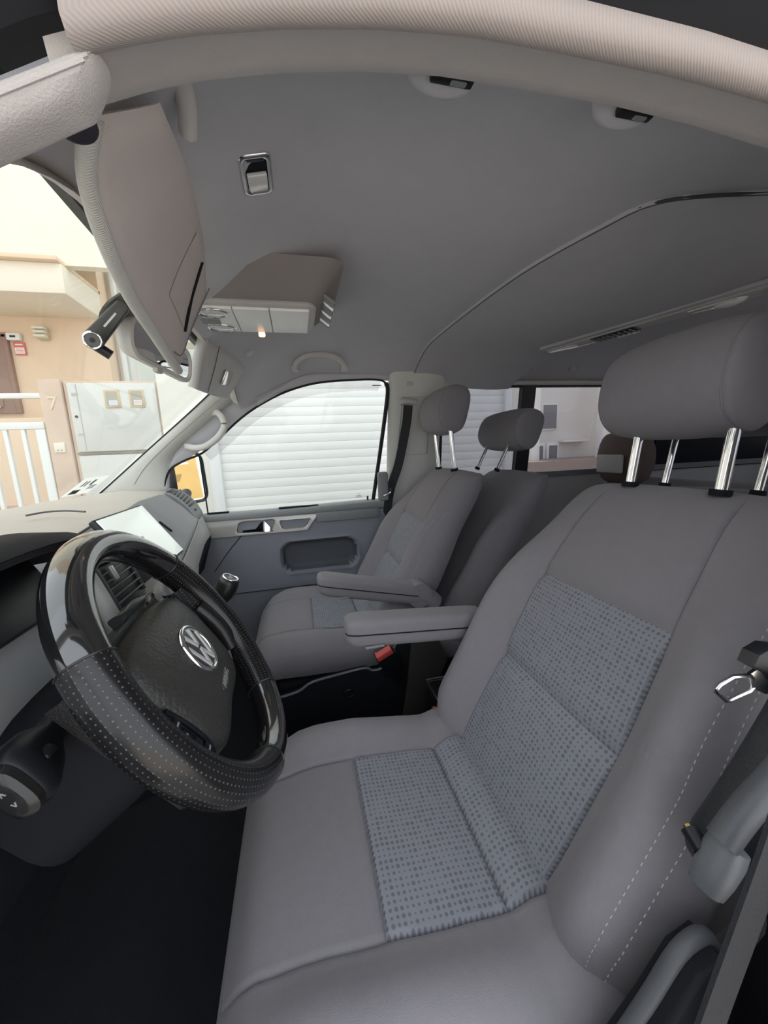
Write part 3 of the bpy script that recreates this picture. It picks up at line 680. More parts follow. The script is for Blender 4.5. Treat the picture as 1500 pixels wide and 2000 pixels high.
# y, [P0 base at glass, P1, P2 top edge, P3, P4 lip, P5 strip bottom, P6 lower knee, P7 floor]
DS = [
 (-.785, [(-.80, .80), (-.62, .80), (-.44, .79), (-.36, .74), (-.33, .66), (-.34, .60), (-.40, .45), (-.55, .30)]),
 (-.66, [(-.84, .815), (-.62, .82), (-.42, .805), (-.345, .75), (-.315, .67), (-.315, .60), (-.36, .45), (-.55, .28)]),
 (-.45, [(-.87, .82), (-.62, .83), (-.41, .815), (-.345, .75), (-.315, .67), (-.315, .60), (-.36, .45), (-.55, .28)]),
 (-.31, [(-.88, .82), (-.62, .828), (-.405, .808), (-.345, .755), (-.305, .68), (-.30, .60), (-.34, .45), (-.55, .28)]),
 (-.13, [(-.89, .82), (-.64, .822), (-.450, .800), (-.39, .745), (-.310, .662), (-.285, .56), (-.30, .40), (-.36, .20)]),
 (.02, [(-.89, .82), (-.66, .822), (-.475, .806), (-.415, .745), (-.325, .660), (-.285, .56), (-.30, .40), (-.36, .20)]),
 (.15, [(-.89, .82), (-.66, .822), (-.475, .812), (-.415, .748), (-.335, .668), (-.300, .58), (-.32, .42), (-.42, .22)]),
 (.30, [(-.88, .82), (-.66, .828), (-.480, .828), (-.405, .755), (-.352, .684), (-.335, .60), (-.40, .44), (-.55, .28)]),
 (.55, [(-.86, .82), (-.66, .83), (-.505, .822), (-.450, .762), (-.392, .694), (-.372, .61), (-.43, .46), (-.58, .30)]),
 (.66, [(-.84, .815), (-.67, .825), (-.520, .813), (-.462, .764), (-.412, .700), (-.384, .61), (-.44, .46), (-.58, .30)]),
 (.755, [(-.82, .805), (-.67, .815), (-.525, .812), (-.458, .766), (-.420, .70), (-.39, .61), (-.44, .46), (-.58, .30)])]
YY = sorted(set([d[0] for d in DS] + lin(-.785, .755, 60)))
def dprof(y, k):
    ys = [d[0] for d in DS]
    return interp([(d[0], d[1][k][0]) for d in DS], y), interp([(d[0], d[1][k][1]) for d in DS], y)
SEG = [(0, 0), (0, .25), (0, .5), (0, .75), (1, 0), (1, .25), (1, .5), (1, .75), (1, .93), (2, 0), (2, .08), (2, .3), (2, .6), (3, 0), (3, .4), (3, .8), (3, .97), (4, 0), (4, .03), (4, .12), (4, .5), (4, .9), (5, 0), (5, .1), (5, .5), (6, 0), (6, .5), (7, 0)]
def dpt(y, j):
    k, t = SEG[j]; x0, z0 = dprof(y, k)
    if t: x1, z1 = dprof(y, k + 1); x0 += (x1 - x0) * t; z0 += (z1 - z0) * t
    if k == 0 or (k == 1): z0 += .010 * math.sin(math.pi * (k + t) / 2)          # crowned top
    if (k, t) == (2, 0): z0 -= .002
    if (k, t) == (4, 0): x0 -= .004
    if (k, t) == (5, 0): x0 -= .006
    return (x0, y, z0)
def dreg(i, j):
    y = YY[i]; k = SEG[j][0]
    if k < 2: return 't'
    if k in (2, 3): return 'f'
    if k == 4: return 's' if y > -.14 else 'k'
    return 'k'
shell(lambda i, j: dpt(YY[i], j), YY, SEG, dreg, {'t': ('top_pad', DASHT), 'f': ('face_panel', DASHF), 's': ('trim_strip', STRIP), 'k': ('knee_panel', DARK)}, dash, closedU=False)
tube('pad_seam', [Vector(dpt(y, SEG.index((2, 0)))) + Vector((.0, 0, .0015)) for y in lin(-.36, .16, 30)], .0022, BLACK, dash, n=6)
tube('strip_seam', [Vector(dpt(y, SEG.index((4, 0)))) + Vector((.003, 0, .0)) for y in lin(.14, .755, 30)], .0022, BLACK, dash, n=6)
# the side end by the far door
mk('dash_end', [dpt(.755, j) for j in range(len(SEG))] + [(-.9, .755, .25)], [tuple(range(len(SEG))) + (len(SEG),)], DARK, dash, smooth=False)
mk('dash_end', [dpt(-.785, j) for j in range(len(SEG))] + [(-.9, -.785, .25)], [(len(SEG),) + tuple(range(len(SEG) - 1, -1, -1))], DARK, dash, smooth=False)
def face(y, t, off=0.0):
    """point on the slanted dash face; t 0 top edge .. 1 lip"""
    x0, z0 = dprof(y, 2); x1, z1 = dprof(y, 3); x2, z2 = dprof(y, 4)
    p = Vector((x0, y, z0)).lerp(Vector((x1, y, z1)), t * 2) if t < .5 else Vector((x1, y, z1)).lerp(Vector((x2, y, z2)), t * 2 - 1)
    d = Vector((x2 - x0, 0, z2 - z0)).normalized(); n = Vector((-d.z, 0, d.x)); return p + n * off
def face_axes(y):
    x0, z0 = dprof(y, 2); x2, z2 = dprof(y, 4); d = Vector((x2 - x0, 0, z2 - z0)).normalized(); n = Vector((-d.z, 0, d.x)); return d, n
# speaker grille mark on the top
tube('pad_mark', [(-.60, .02, .838), (-.585, .06, .8385), (-.55, .07, .837), (-.50, .05, .834)], .0022, mat('pad_mark_grey', (.12, .12, .12), .7, vary=.1), dash, n=6, sm=4)
# glovebox lid with its finger slot
lid = sheet('glovebox_lid', lambda t, y: face(y, .10 + .84 * t, .004), lin(0, 1, 8), lin(.175, .585, 20), DASHF, dash, thick=.006, nrm=(-.6, 0, -.4))
d, n = face_axes(.22)
box('lid_slot', face(.235, .55, .011), (.045, .012, .004), DARK, lid, bev=.002, rot=basis(d, (0, 1, 0), d.cross(Vector((0, 1, 0)))))
# far end vent that wraps over the edge
VO = cat([(-.531, .740, .823), (-.499, .740, .815), (-.464, .745, .789), (-.438, .750, .754), (-.421, .750, .716)], 6)
VI = cat([(-.515, .630, .811), (-.500, .630, .805), (-.476, .635, .783), (-.448, .640, .749), (-.421, .640, .705)], 6)
def vfr(t, w):
    i = min(len(VO) - 2, int(t * (len(VO) - 1))); f = t * (len(VO) - 1) - i
    o_ = VO[i].lerp(VO[i + 1], f); i_ = VI[i].lerp(VI[i + 1], f); ac = (o_ - i_).normalized(); al_ = (VO[i + 1] - VO[i] + VI[i + 1] - VI[i]).normalized(); nn_ = ac.cross(al_).normalized()
    if nn_.z < 0: nn_ = -nn_
    return i_.lerp(o_, w), al_, ac, nn_
def endv(t, w): p, al_, ac, nn_ = vfr(t, w); return p + nn_ * .006
vent = sheet('side_vent', endv, lin(0, .999, 14), lin(0, 1, 5), mat('vent_pod_grey', (.24, .25, .255), .5, vary=.04), dash, thick=.016, nrm=(.1, 0, -1))
for k in range(8):
    t = .13 + .084 * k; p, al_, ac, nn_ = vfr(t, .55)
    box('vent_slot', p + nn_ * .0064, (.0092, .070, .0016), BLACK, vent, bev=.0005, rot=basis(al_, al_.cross(nn_) * -1, nn_))
p, al_, ac, nn_ = vfr(.86, .5)
box('vent_wheel', p + nn_ * .007, (.008, .022, .003), BLACK, vent, bev=.001, rot=basis(al_, al_.cross(nn_) * -1, nn_))
# centre fascia facing the driver: tall vent, symbol keys, climate knob
FO = Vector((-.312, -.215, .735)); yv = Vector((0, 1, 0)); FD_ = Vector((.316, 0, -.949)); FN = Vector((.949, 0, .316)); Rv = basis(FD_, yv, FD_.cross(yv))
def fp(y, s_, h): return FO + yv * (y + .215) + FD_ * s_ + FN * h
def fbox(name, y, s_, wy, ws_, h0, h1, m, par, bev=.002): return box(name, fp(y, s_, (h0 + h1) / 2), (ws_, wy, h1 - h0), m, par, bev=bev, rot=Rv)
fas = fbox('centre_fascia', -.215, .020, .255, .16, -.016, .0, mat('fascia_silver', (.34, .335, .32), .4, vary=.04), dash, .006)
cv = fbox('centre_vent', -.255, -.025, .108, .118, -.004, .003, BLACK, dash)
SLT = mat('vent_slat_grey', (.12, .125, .13), .4, vary=.05)
for k in range(8): fbox('vent_slat', -.255, -.074 + .0130 * k, .096, .0028, .002, .008, SLT, cv, .0008)
for yy in (-.3045, -.2055): fbox('vent_bar', yy, -.028, .003, .110, .002, .008, SLT, cv, .0008)
fbox('vent_tab', -.275, -.030, .010, .026, .007, .012, SILVER, cv, .002)
ky = fbox('key_panel', -.255, .048, .108, .024, -.002, .004, BLACK, dash)
text('key_symbol', '0', fp(-.290, .048, .0045), yv, -FD_, .016, MARK, ky); fbox('key_mark', -.255, .048, .014, .003, .004, .0046, MARK, ky, 0); text('key_symbol', 'x', fp(-.220, .048, .0045), yv, -FD_, .018, MARK, ky)
fbox('dark_panel', -.150, -.012, .090, .066, -.003, .003, BLACK, dash)
fbox('switch_key', -.275, .078, .034, .022, -.002, .004, DASHF, dash); fbox('switch_key', -.236, .078, .034, .022, -.002, .004, DASHF, dash)
tube('climate_knob', [fp(-.150, .062, -.002), fp(-.150, .062, .016)], .0275, SILVER, dash, n=36, up=(0, 1, 0)); tube('knob_face', [fp(-.150, .062, .0155), fp(-.150, .062, .018)], .0222, BELTL, dash, n=36, up=(0, 1, 0))
fbox('knob_bar', -.150, .062, .003, .042, .0175, .0195, SILVER, dash, .0008)
mat('dim_print', (.3, .3, .3), .6, vary=.02)
for dy in (-.011, .011): text('knob_mark', 'o', fp(-.150 + dy, .062, .0184), yv, -FD_, .010, MATS['dim_print'], dash)
fbox('switch_block', -.103, .066, .030, .050, -.002, .006, STRIP, dash); fbox('hazard_switch', -.103, .056, .020, .018, .004, .010, RED, dash); fbox('switch_key', -.103, .078, .020, .018, .004, .009, DARK, dash)
tube('silver_edge', [fp(-.338, -.085, .004), fp(-.338, -.03, .008), fp(-.338, .04, .008), fp(-.325, .085, .004), fp(-.30, .10, .0)], .012, STRIP, dash, n=12, sm=4, up=(0, 1, 0))
# instrument hood
hood = []
for x, k, z in ((-.42, .85, .80), (-.38, .97, .81), (-.33, 1.0, .815), (-.290, 1.0, .812), (-.275, .95, .805)):
    hood.append([Vector((x, -.515 + .165 * k * math.copysign(abs(math.cos(a)) ** .75, math.cos(a)), z + .060 * k * math.sin(a))) for a in lin(0, math.pi, 25)])
loft('instrument_hood', hood, DARK, dash, closed=False, cap=False)
loft('instrument_cowl', [[v + Vector((-.001, 0, -.001)) for v in hood[-1]], [Vector((-.33, -.515, .79)).lerp(v, .86) for v in hood[-1]]], BLACK, dash, closed=False, cap=False)
box('instrument_face', (-.35, -.515, .80), (.01, .27, .10), BLACK, dash, bev=.01, rot=Matrix.Rotation(-.5, 3, 'Y'))
# lower left trim of the dash beside the open door
tube('lower_trim', [(-.40, -.60, .655), (-.33, -.66, .662), (-.29, -.74, .675), (-.28, -.79, .68)], .007, mat('lower_trim_grey', (.07, .075, .08), .5, vary=.05), dash, n=8, sm=4, up=(1, 0, 0))
box('side_switch', (-.262, -.715, .715), (.012, .05, .03), DARK, dash, bev=.004)
# ------------------------------------------------------------------ screen on the dash
scr = thing('tablet_screen', 'large flat screen on the dash with its pale street reflection put in as glow', 'screen', (-.37, .015, .70))
TL = Vector((-.411, -.10, .832)); TR = Vector((-.411, .13, .832)); BL = Vector((-.325, -.10, .700)); 
a = (TR - TL).normalized(); dd = (BL - TL).normalized(); nn = a.cross(-dd).normalized()
if nn.x < 0: nn = -nn
ctr = TL + a * .115 + dd * ((BL - TL).length / 2)
H = (BL - TL).length
box('screen_housing', ctr - nn * .008, (.236, H + .006, .014), BLACK, scr, bev=.004, rot=basis(a, -dd, a.cross(-dd)))
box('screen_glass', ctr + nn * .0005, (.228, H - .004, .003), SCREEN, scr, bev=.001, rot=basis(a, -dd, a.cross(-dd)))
box('screen_bracket', ctr - nn * .035 + dd * .01, (.10, .06, .05), BLACK, scr, bev=.004, rot=basis(a, -dd, a.cross(-dd)))
# ------------------------------------------------------------------ steering wheel
WC = Vector((-.155, -.4655, .7035)); WN = Vector((0.84952064, 0.08284717, 0.52100963)); WA = Vector((-0.09706179, 0.99527836, 0)); WB = WN.cross(WA)
def wp(a, b, h=0.0): return WC + WA * a + WB * b + WN * h
sw = thing('steering_wheel', 'black three-spoke steering wheel with round emblem and perforated leather rim', 'steering wheel', WC)
RC, RT = .1705, .0195
def rim(name, d0, d1, m, n=60, k=1.0, close=True):
    rings = []; uv = []; tt = lin(math.radians(d0), math.radians(d1), n); ns = 24
    for i, t in enumerate(tt):
        e = k
        ring = []
        for j in range(ns + 1):
            s = 2 * math.pi * j / ns; rr = RC + RT * e * 1.02 * math.cos(s)
            ring.append(wp(rr * math.cos(t), rr * math.sin(t), RT * e * 1.12 * math.sin(s))); uv.append((t * RC, s * RT))
        rings.append(ring)
    return loft(name, rings, m, sw, closed=False, cap=False, uv=uv)
rim('gloss_rim_segment', 33, 148, PIANO, 70)
rim('gloss_rim_segment', -115, -62, PIANO, 40)
rim('leather_rim_segment', 148.6, 244.4, PERF, 70, 1.035)
rim('leather_rim_segment', -61.4, 32.4, PERF, 70, 1.035)
for t in (32.7, 148.3, 244.7, 298.3):
    t = math.radians(t); tube('rim_joint', [wp((RC + RT * 1.04 * math.cos(s)) * math.cos(t), (RC + RT * 1.04 * math.cos(s)) * math.sin(t), RT * 1.15 * math.sin(s)) for s in lin(0, 6.283, 25)[:-1]], .0014, LEATH2, sw, n=6, closed=True)
# spoke plate: a band across the wheel, top and bottom edges curved
top = [(-.130, .074), (-.125, .073), (-.115, .070), (-.09, .070), (-.05, .074), (0, .076), (.05, .074), (.09, .070), (.115, .070), (.125, .073), (.130, .074)]
bot = [(.122, -.092), (.115, -.100), (.10, -.104), (.085, -.104), (.06, -.090), (0, -.085), (-.06, -.090), (-.085, -.104), (-.10, -.104), (-.115, -.100), (-.122, -.092)]
def fill(name, poly, h0, h1, m, bev=.006):
    return prism(name, poly, wp(0, 0, h0), WA, WB, h1 - h0, m, sw, bev=bev, seg=3)

fill('spoke_plate', [(p.x, p.y) for p in cat([(x, y, 0) for x, y in reversed(top)], 4)] + [(p.x, p.y) for p in cat([(x, y, 0) for x, y in reversed(bot)], 4)], -.060, -.034, LEATH2)
# perforated spoke wraps on both sides
for sg in (-1, 1):
    rings = []; uv = []
    for i, t in enumerate(lin(0, 1, 12)):
        b0 = .062 - .012 * math.sin(math.pi * t); b1 = -.100 + .006 * t; ax = sg * (.168 - .046 * t)
        ring = []
        for q in lin(0, 1, 14):
            b = b0 + (b1 - b0) * q; bend = (1 - (2 * q - 1) ** 2) * .0
            lim = math.sqrt(max(0, RC ** 2 - b * b)); x = sg * (lim - (lim - .118) * t)
            ring.append(wp(x, b, .012 - .036 * sst(0, 1, t))); uv.append((x, b))
        rings.append(ring)
    loft('spoke_wrap', rings, PERF, sw, closed=False, cap=False, uv=uv)
# airbag cover: rounded shield outline, domed
out = [(.0, .068), (.05, .067), (.088, .060), (.108, .042), (.112, .016), (.108, -.012), (.106, -.045), (.100, -.072), (.082, -.094), (.05, -.098), (.0, -.094), (-.05, -.098), (-.082, -.094), (-.100, -.072), (-.106, -.045), (-.108, -.012), (-.112, .016), (-.108, .042), (-.088, .060), (-.05, .067)]
oc = [(p.x, p.y) for p in cat([(x, y, 0) for x, y in reversed(out)], 4, True)]
cb = -.008
HO = -.034
def prow(k, h):
    h += HO
    return [wp(x * k, cb + (y - cb) * k, h + .010 * (1 - ((y - cb) * k / .09) ** 2) * (1 - (x * k / .115) ** 2)) for x, y in oc]
loft('airbag_cover', [prow(.985, -.010), prow(1, .004), prow(1, .016), prow(.985, .023), prow(.95, .028), prow(.86, .032), prow(.7, .034), prow(.5, .035), prow(.25, .036), prow(.02, .036)], LEATHER, sw, ang=60)
# slot at either side of the cover and the bowed trim below it
for sg in (-1, 1):
    tube('cover_trim', [wp(sg * .126, .046, -.016), wp(sg * .127, .020, -.013), wp(sg * .122, .004, -.011), wp(sg * .112, -.012, -.009), wp(sg * .107, -.045, -.009)], .0036, BLACK, sw, n=8, sm=5)
    pod = [(.114, -.002), (.128, -.010), (.140, -.030), (.138, -.052), (.122, -.070), (.108, -.076), (.106, -.040), (.108, -.012)]
    pp = [(sg * x, y) for x, y in pod]; pp = pp if sg > 0 else pp[::-1]
    if sg < 0:
        po = fill('button_pod', pp[::-1] if False else [(-x, y) for x, y in pod], -.028, -.006, BLACK, .003)
        for q, (bx, by) in enumerate(((-.122, -.016), (-.126, -.030), (-.120, -.048), (-.116, -.062))):
            box('button', wp(bx, by, -.0045), (.015, .011, .005), DARK, sw, bev=.0015, rot=basis(WA, WB, WN))
            if q != 2: box('button_mark', wp(bx, by, -.0016), (.008, .0022, .0004), MATS['dim_print'], sw, bev=0, rot=basis(WA, WB, WN))
        tube('pod_rim', [wp(-.112, .000, -.006), wp(-.107, -.03, -.004), wp(-.104, -.062, -.005), (wp(-.108, -.078, -.010)), wp(-.116, -.080, -.014)], .0028, DARK, sw, n=8, sm=4)
    else:
        fill('spoke_slot', [(.112, -.004), (.112, -.082), (.124, -.078), (.126, -.008)][::1], -.034, -.022, BLACK, .001)
        tube('grip_roll', [wp(.142, .008, -.008), wp(.141, -.02, -.004), wp(.140, -.05, -.004), wp(.137, -.080, -.010)], .0135, LEATH2, sw, n=14, sm=4)
# round emblem
EC = (0, -.004); eh = .0455 + HO
def ering(r, h, n=48): return [wp(EC[0] + r * math.cos(a), EC[1] + r * math.sin(a), h) for a in lin(0, 6.2832, n + 1)[:-1]]
loft('emblem_ring', [ering(.0355, eh - .006), ering(.0355, eh), ering(.0335, eh + .0020), ering(.0305, eh + .0020), ering(.0292, eh), ering(.0292, eh - .002)], CHROME, sw, cap=False, ang=70)
loft('emblem_base', [ering(.0294, eh - .004), ering(.0294, eh - .0012)], mat('emblem_grey', (.055, .055, .058), .35, vary=.03), sw)
def bar(p0, p1, wd=.0056):
    p0 = Vector((*p0, 0)); p1 = Vector((*p1, 0)); t = (p1 - p0).normalized(); s = Vector((-t.y, t.x, 0)) * wd / 2
    q = [p0 + s, p0 - s, p1 - s, p1 + s]
    prism('emblem_bar', [(EC[0] + v.x, EC[1] + v.y) for v in q], wp(0, 0, eh - .0012), WA, WB, .003, mat('emblem_silver', (.72, .72, .72), .3, metal=.3, vary=.02), sw, bev=.0006, seg=1)
bar((-.0115, .0262), (-.0012, .0035)); bar((.0115, .0262), (.0012, .0035))
bar((-.0245, .0145), (-.0110, -.0250)); bar((-.0110, -.0250), (.0, -.0015)); bar((.0245, .0145), (.0110, -.0250)); bar((.0110, -.0250), (.0, -.0015))
# small oval badge with lettering
bp0 = [(.026 * math.cos(a), -.060 + .0075 * math.sin(a)) for a in lin(0, 6.2832, 33)[:-1]]
prism('airbag_badge', bp0, wp(0, 0, .038 + HO), WA, WB, .0042, mat('badge_grey', (.06, .06, .058), .35, vary=.05), sw, bev=.001)
text('badge_text', 'AIRBAG', wp(0, -.060, .0425 + HO), WA, WB, .0115, mat('badge_print', (.28, .28, .27), .5, vary=.02), sw)
# column shroud and stalks
col = thing('steering_column', 'dark steering column shroud under the wheel', 'steering column', (-.27, -.46, .60))
cr = []
for h, ka, kb in ((-.035, .075, .060), (-.06, .085, .070), (-.12, .092, .080), (-.20, .095, .085)):
    cr.append([wp(ka * math.copysign(abs(math.cos(a)) ** .6, math.cos(a)), -.012 + kb * math.copysign(abs(math.sin(a)) ** .6, math.sin(a)), h) for a in lin(0, 6.2832, 33)[:-1]])
loft('column_shroud', cr, DARK, col)
tube('wheel_shaft', [wp(0, 0, -.04), wp(0, 0, -.015)], .035, BLACK, col, n=20)
stk = thing('wiper_stalk', 'black wiper stalk with white marks right of the steering column', 'stalk', wp(.10, .05, -.05))
rgs = []
for t, wv, th in ((0, .010, .008), (.15, .012, .009), (.3, .018, .008), (.45, .022, .007), (.9, .021, .006), (1, .014, .004)):
    c0 = wp(.03 + .155 * t, .078 - .036 * t, -.05)
    rgs.append([c0 + WB * (wv * math.copysign(abs(math.cos(a)) ** .5, math.cos(a))) + WN * (th * math.copysign(abs(math.sin(a)) ** .5, math.sin(a))) for a in lin(0, 6.2832, 25)[:-1]])
loft('stalk_blade', rgs, BLACK, stk)
for q, t, s in ((0, .40, '-'), (1, .62, 'o'), (2, .80, 'o')): text('stalk_mark', s, wp(.03 + .155 * t, .078 - .036 * t, -.0425), -WB, WA, .010, MARK, stk)
st2 = thing('indicator_stalk', 'dark indicator stalk end with arrow marks, low left beside the wheel', 'stalk', (-.24, -.62, .69))
def sring(c, ku, kv, u, v): return [Vector(c) + Vector(u) * (ku * math.copysign(abs(math.cos(a)) ** .7, math.cos(a))) + Vector(v) * (kv * math.copysign(abs(math.sin(a)) ** .7, math.sin(a))) for a in lin(0, 6.2832, 29)[:-1]]
SU = (0.52, 0, -.85); SV = (.85, .0, .52); p0 = Vector((-.262, -.54, .690)); p1 = Vector((-.236, -.640, .700))
loft('stalk_body', [sring(p0.lerp(p1, t), a, b, SU, SV) for t, a, b in ((0, .012, .010), (.35, .014, .011), (.55, .024, .014), (.8, .029, .017), (.95, .028, .017), (1.0, .024, .013))], BLACK, st2)
loft('stalk_cap', [sring(p1, .024, .013, SU, SV), sring(p1 + (p1 - p0).normalized() * .010, .023, .0125, SU, SV), sring(p1 + (p1 - p0).normalized() * .014, .016, .008, SU, SV)], mat('cap_grey', (.02, .02, .02), .2, vary=.05), st2)
for k, s in ((-.006, '<'), (.006, '>')): text('stalk_mark', s, p1 + (p1 - p0).normalized() * .0142 + Vector(SU) * k, SU, SV, .008, MATS['dim_print'], st2)
box('cruise_switch', p0.lerp(p1, .72) + Vector(SV) * .016, (.010, .014, .005), BLACK, st2, bev=.002, rot=Matrix.Rotation(.55, 3, 'Y'))
# gear lever on the dash
gl = thing('gear_lever', 'dark gear knob with chrome cap rising in front of the centre dash', 'gear lever', (-.235, .0, .50))
tube('lever_shaft', [(-.27, .0, .50), (-.225, .0, .565), (-.205, .0, .60)], .012, BLACK, gl, n=12, sm=3)
kr = []; ax = Vector((.45, 0, .90)).normalized(); ux = Vector((.90, 0, -.45)).normalized()
for t, r in ((-.01, .014), (0, .020), (.012, .025), (.028, .027), (.042, .026), (.052, .023), (.055, .019)):
    kr.append([Vector((-.212, .0, .598)) + ax * t + ux * (r * math.cos(a)) + Vector((0, 1, 0)) * (r * math.sin(a)) for a in lin(0, 6.2832, 29)[:-1]])
loft('gear_knob', kr, LEATH2, gl)
kc = Vector((-.212, .0, .598)) + ax * .0555
tube('knob_ring', [kc + ux * (.0185 * math.cos(a)) + Vector((0, 1, 0)) * (.0185 * math.sin(a)) for a in lin(0, 6.2832, 29)[:-1]], .0026, CHROME, gl, n=8, closed=True)
tube('knob_cap', [kc - ax * .003, kc + ax * .0008], .017, BLACK, gl, n=24, up=(0, 1, 0))
for dy in (-.006, 0, .006): box('shift_pattern', kc + ax * .0012 + Vector((0, dy, 0)), (.012, .0012, .0006), MARK, gl, bev=0, rot=basis(ux, (0, 1, 0), ux.cross(Vector((0, 1, 0)))))
box('shift_pattern', kc + ax * .0012, (.0012, .012, .0006), MARK, gl, bev=0, rot=basis(ux, (0, 1, 0), ux.cross(Vector((0, 1, 0)))))
loft('gear_gaiter', [[Vector((-.275, 0, .50)) + ax * (t - .06) + ux * (r * math.cos(a)) + Vector((0, 1, 0)) * (r * 1.1 * math.sin(a)) for a in lin(0, 6.2832, 21)[:-1]] for t, r in ((0, .055), (.02, .046), (.04, .040), (.06, .030), (.08, .026), (.10, .016))], LEATH2, gl)
# ================================================================== things fixed in the cabin
def visor(name, label, Hc, Fc, fl, edge=True):
    root = thing(name, label, 'sun visor', Hc[0], 'sun visors')
    H_ = cat(Hc, 8); F_ = cat(Fc, max(1, round(8 * (len(Hc) - 1) / (len(Fc) - 1)))) if len(Fc) != len(Hc) else cat(Fc, 8)
    nH = len(H_)
    def resamp(P, n):
        L = [0]
        for a, b in zip(P, P[1:]): L.append(L[-1] + (b - a).length)
        out = []
        for i in range(n):
            t = L[-1] * i / (n - 1); j = 0
            while j < len(L) - 2 and L[j + 1] < t: j += 1
            out.append(P[j].lerp(P[j + 1], (t - L[j]) / (L[j + 1] - L[j])))
        return out
    H_ = resamp(H_, 33); F_ = resamp(F_, 33); nv = 13
    def mid(i, v):
        p = H_[i].lerp(F_[i], v); return p + fl * (.012 * math.sin(math.pi * v))
    V = []
    rings = []
    for i in range(33):
        u = i / 32; e = min(1, math.sqrt(max(.02, 1 - (abs(2 * u - 1)) ** 14)))
        tn = (F_[i] - H_[i]).normalized(); ax = (F_[min(i + 1, 32)] - F_[max(0, i - 1)]).normalized(); nn = tn.cross(ax).normalized()
        r = []
        for j in range(nv): v = j / (nv - 1); th = .009 * e * math.sqrt(max(.0, 1 - (2 * v - 1) ** 8)); r.append(mid(i, .02 + .96 * v) + nn * th)
        for j in range(nv - 1, -1, -1): v = j / (nv - 1); th = .009 * e * math.sqrt(max(.0, 1 - (2 * v - 1) ** 8)); r.append(mid(i, .02 + .96 * v) - nn * th)
        rings.append(r)
    loft('visor_body', rings, VISOR, root, ang=60)
    def pt(u, v, off):
        i = min(31, max(0, int(u * 32))); tn = (F_[i] - H_[i]).normalized(); ax = (F_[i + 1] - F_[i]).normalized(); nn = tn.cross(ax).normalized()
        if nn.dot(Vector((1, -.3, -.1))) < 0: nn = -nn
        return mid(i, v).lerp(mid(i + 1, v), u * 32 - i) + nn * off
    root['ax'] = 0
    del root['ax']
    def axes(u):
        i = int(u * 32); tn = (F_[i] - H_[i]).normalized(); ax = (F_[i + 1] - F_[i]).normalized(); nn = tn.cross(ax).normalized(); ax = nn.cross(tn); return basis(nn, ax, nn.cross(ax))
    pt.axes = axes
    if edge: tube('visor_edging', F_, .0082, RIBL, root, n=10, up=(1, 0, 0))
    return root, pt
vd, vp = visor('sun_visor', 'big grey sun visor on the driver side, folded down with a pale ribbed edge',
    [(-.085, -.565, 1.240), (-.090, -.45, 1.262), (-.108, -.30, 1.275), (-.136, -.165, 1.256)],
    [(-.136, -.57, 1.220), (-.162, -.53, 1.198), (-.176, -.47, 1.170), (-.187, -.39, 1.150), (-.194, -.30, 1.136), (-.200, -.22, 1.122), (-.205, -.155, 1.113)], Vector((-.5, .2, 0)))
tube('mirror_flap_slot', [vp(.70, .16, .0105), vp(.78, .40, .0105), vp(.86, .66, .0105)], .0026, DARK, vd, n=8)
sheet('mirror_flap', lambda a, b: vp(.52 + .22 * a + .08 * b, .14 + .52 * b, .0100), lin(0, 1, 6), lin(0, 1, 6), VISOR, vd, thick=.0015, nrm=(0, -1, 0))
tube('visor_seam', [vp(.95, .05, .0088), vp(.95, .5, .0088), vp(.93, .85, .0085), (vp(.84, .93, .0075))], .0009, mat('seam_dark_grey', (.18, .17, .165), .9, vary=.05), vd, n=6, sm=4)
tube('hinge_arm', [(-.070, -.56, 1.275), (-.072, -.53, 1.268), (-.078, -.505, 1.262)], .0085, PILLAR2, vd, n=12, sm=4)
vp2_, vpp = visor('sun_visor', 'small looking far sun visor folded down in front of the passenger, with a chrome clasp',
    [(-.212, .15, 1.262), (-.195, .26, 1.272), (-.175, .38, 1.272), (-.155, .50, 1.262)],
    [(-.252, .155, 1.128), (-.250, .28, 1.135), (-.246, .40, 1.143), (-.235, .53, 1.155)], Vector((.2, -.1, 0)), False)
for o in vp2_.children: o.data.materials[0] = PILLAR2
tube('visor_spine', [(-.214, .152, 1.258), (-.232, .145, 1.20), (-.252, .150, 1.132)], .014, PILLAR2, vp2_, n=12, sm=4, up=(0, 1, 0))
pc = vpp(.62, .52, .012)
box('chrome_clasp', pc, (.008, .085, .048), CHROME, vp2_, bev=.003, rot=vpp.axes(.62))
tube('visor_seam', [vpp(.26, .04, .0105), vpp(.26, .5, .0105), vpp(.26, .96, .0105)], .0012, MATS['seam_dark_grey'], vp2_, n=6)
# interior mirror
im = thing('rear_view_mirror', 'grey framed rear view mirror half hidden behind the driver sun visor', 'mirror', (-.26, -.06, 1.25))
ea = Vector((-.276, -.165, 1.176)); eb = Vector((-.232, .055, 1.160)); ma = (eb - ea).normalized(); mn = Vector((.97, -.22, -.12)); mn = (mn - ma * mn.dot(ma)).normalized(); mb = mn.cross(ma).normalized()
mc = (ea + eb) / 2; hl_ = (eb - ea).length / 2
def mring(hw, hh, r, h): return [mc + ma * x + mb * y + mn * h for x, y in rrect(hw, hh, r, 6)]
loft('mirror_housing', [mring(hl_ * .70, .018, .016, -.038), mring(hl_ * .92, .030, .026, -.026), mring(hl_, .038, .03, -.008), mring(hl_, .038, .03, .004), mring(hl_ - .006, .032, .026, .006), mring(hl_ - .009, .029, .024, .001)], PILLAR, im, cap=True, ang=60)
loft('mirror_pane', [mring(hl_ - .009, .029, .024, .0008), mring(hl_ - .010, .028, .023, .0022)], MIRROR, im)
tube('mirror_stem', [mc - mn * .03 + mb * .01, mc - mn * .035 + mb * .05, Vector((-.235, -.05, 1.235))], .014, PILLAR2, im, n=12, sm=4, up=(1, 0, 0))
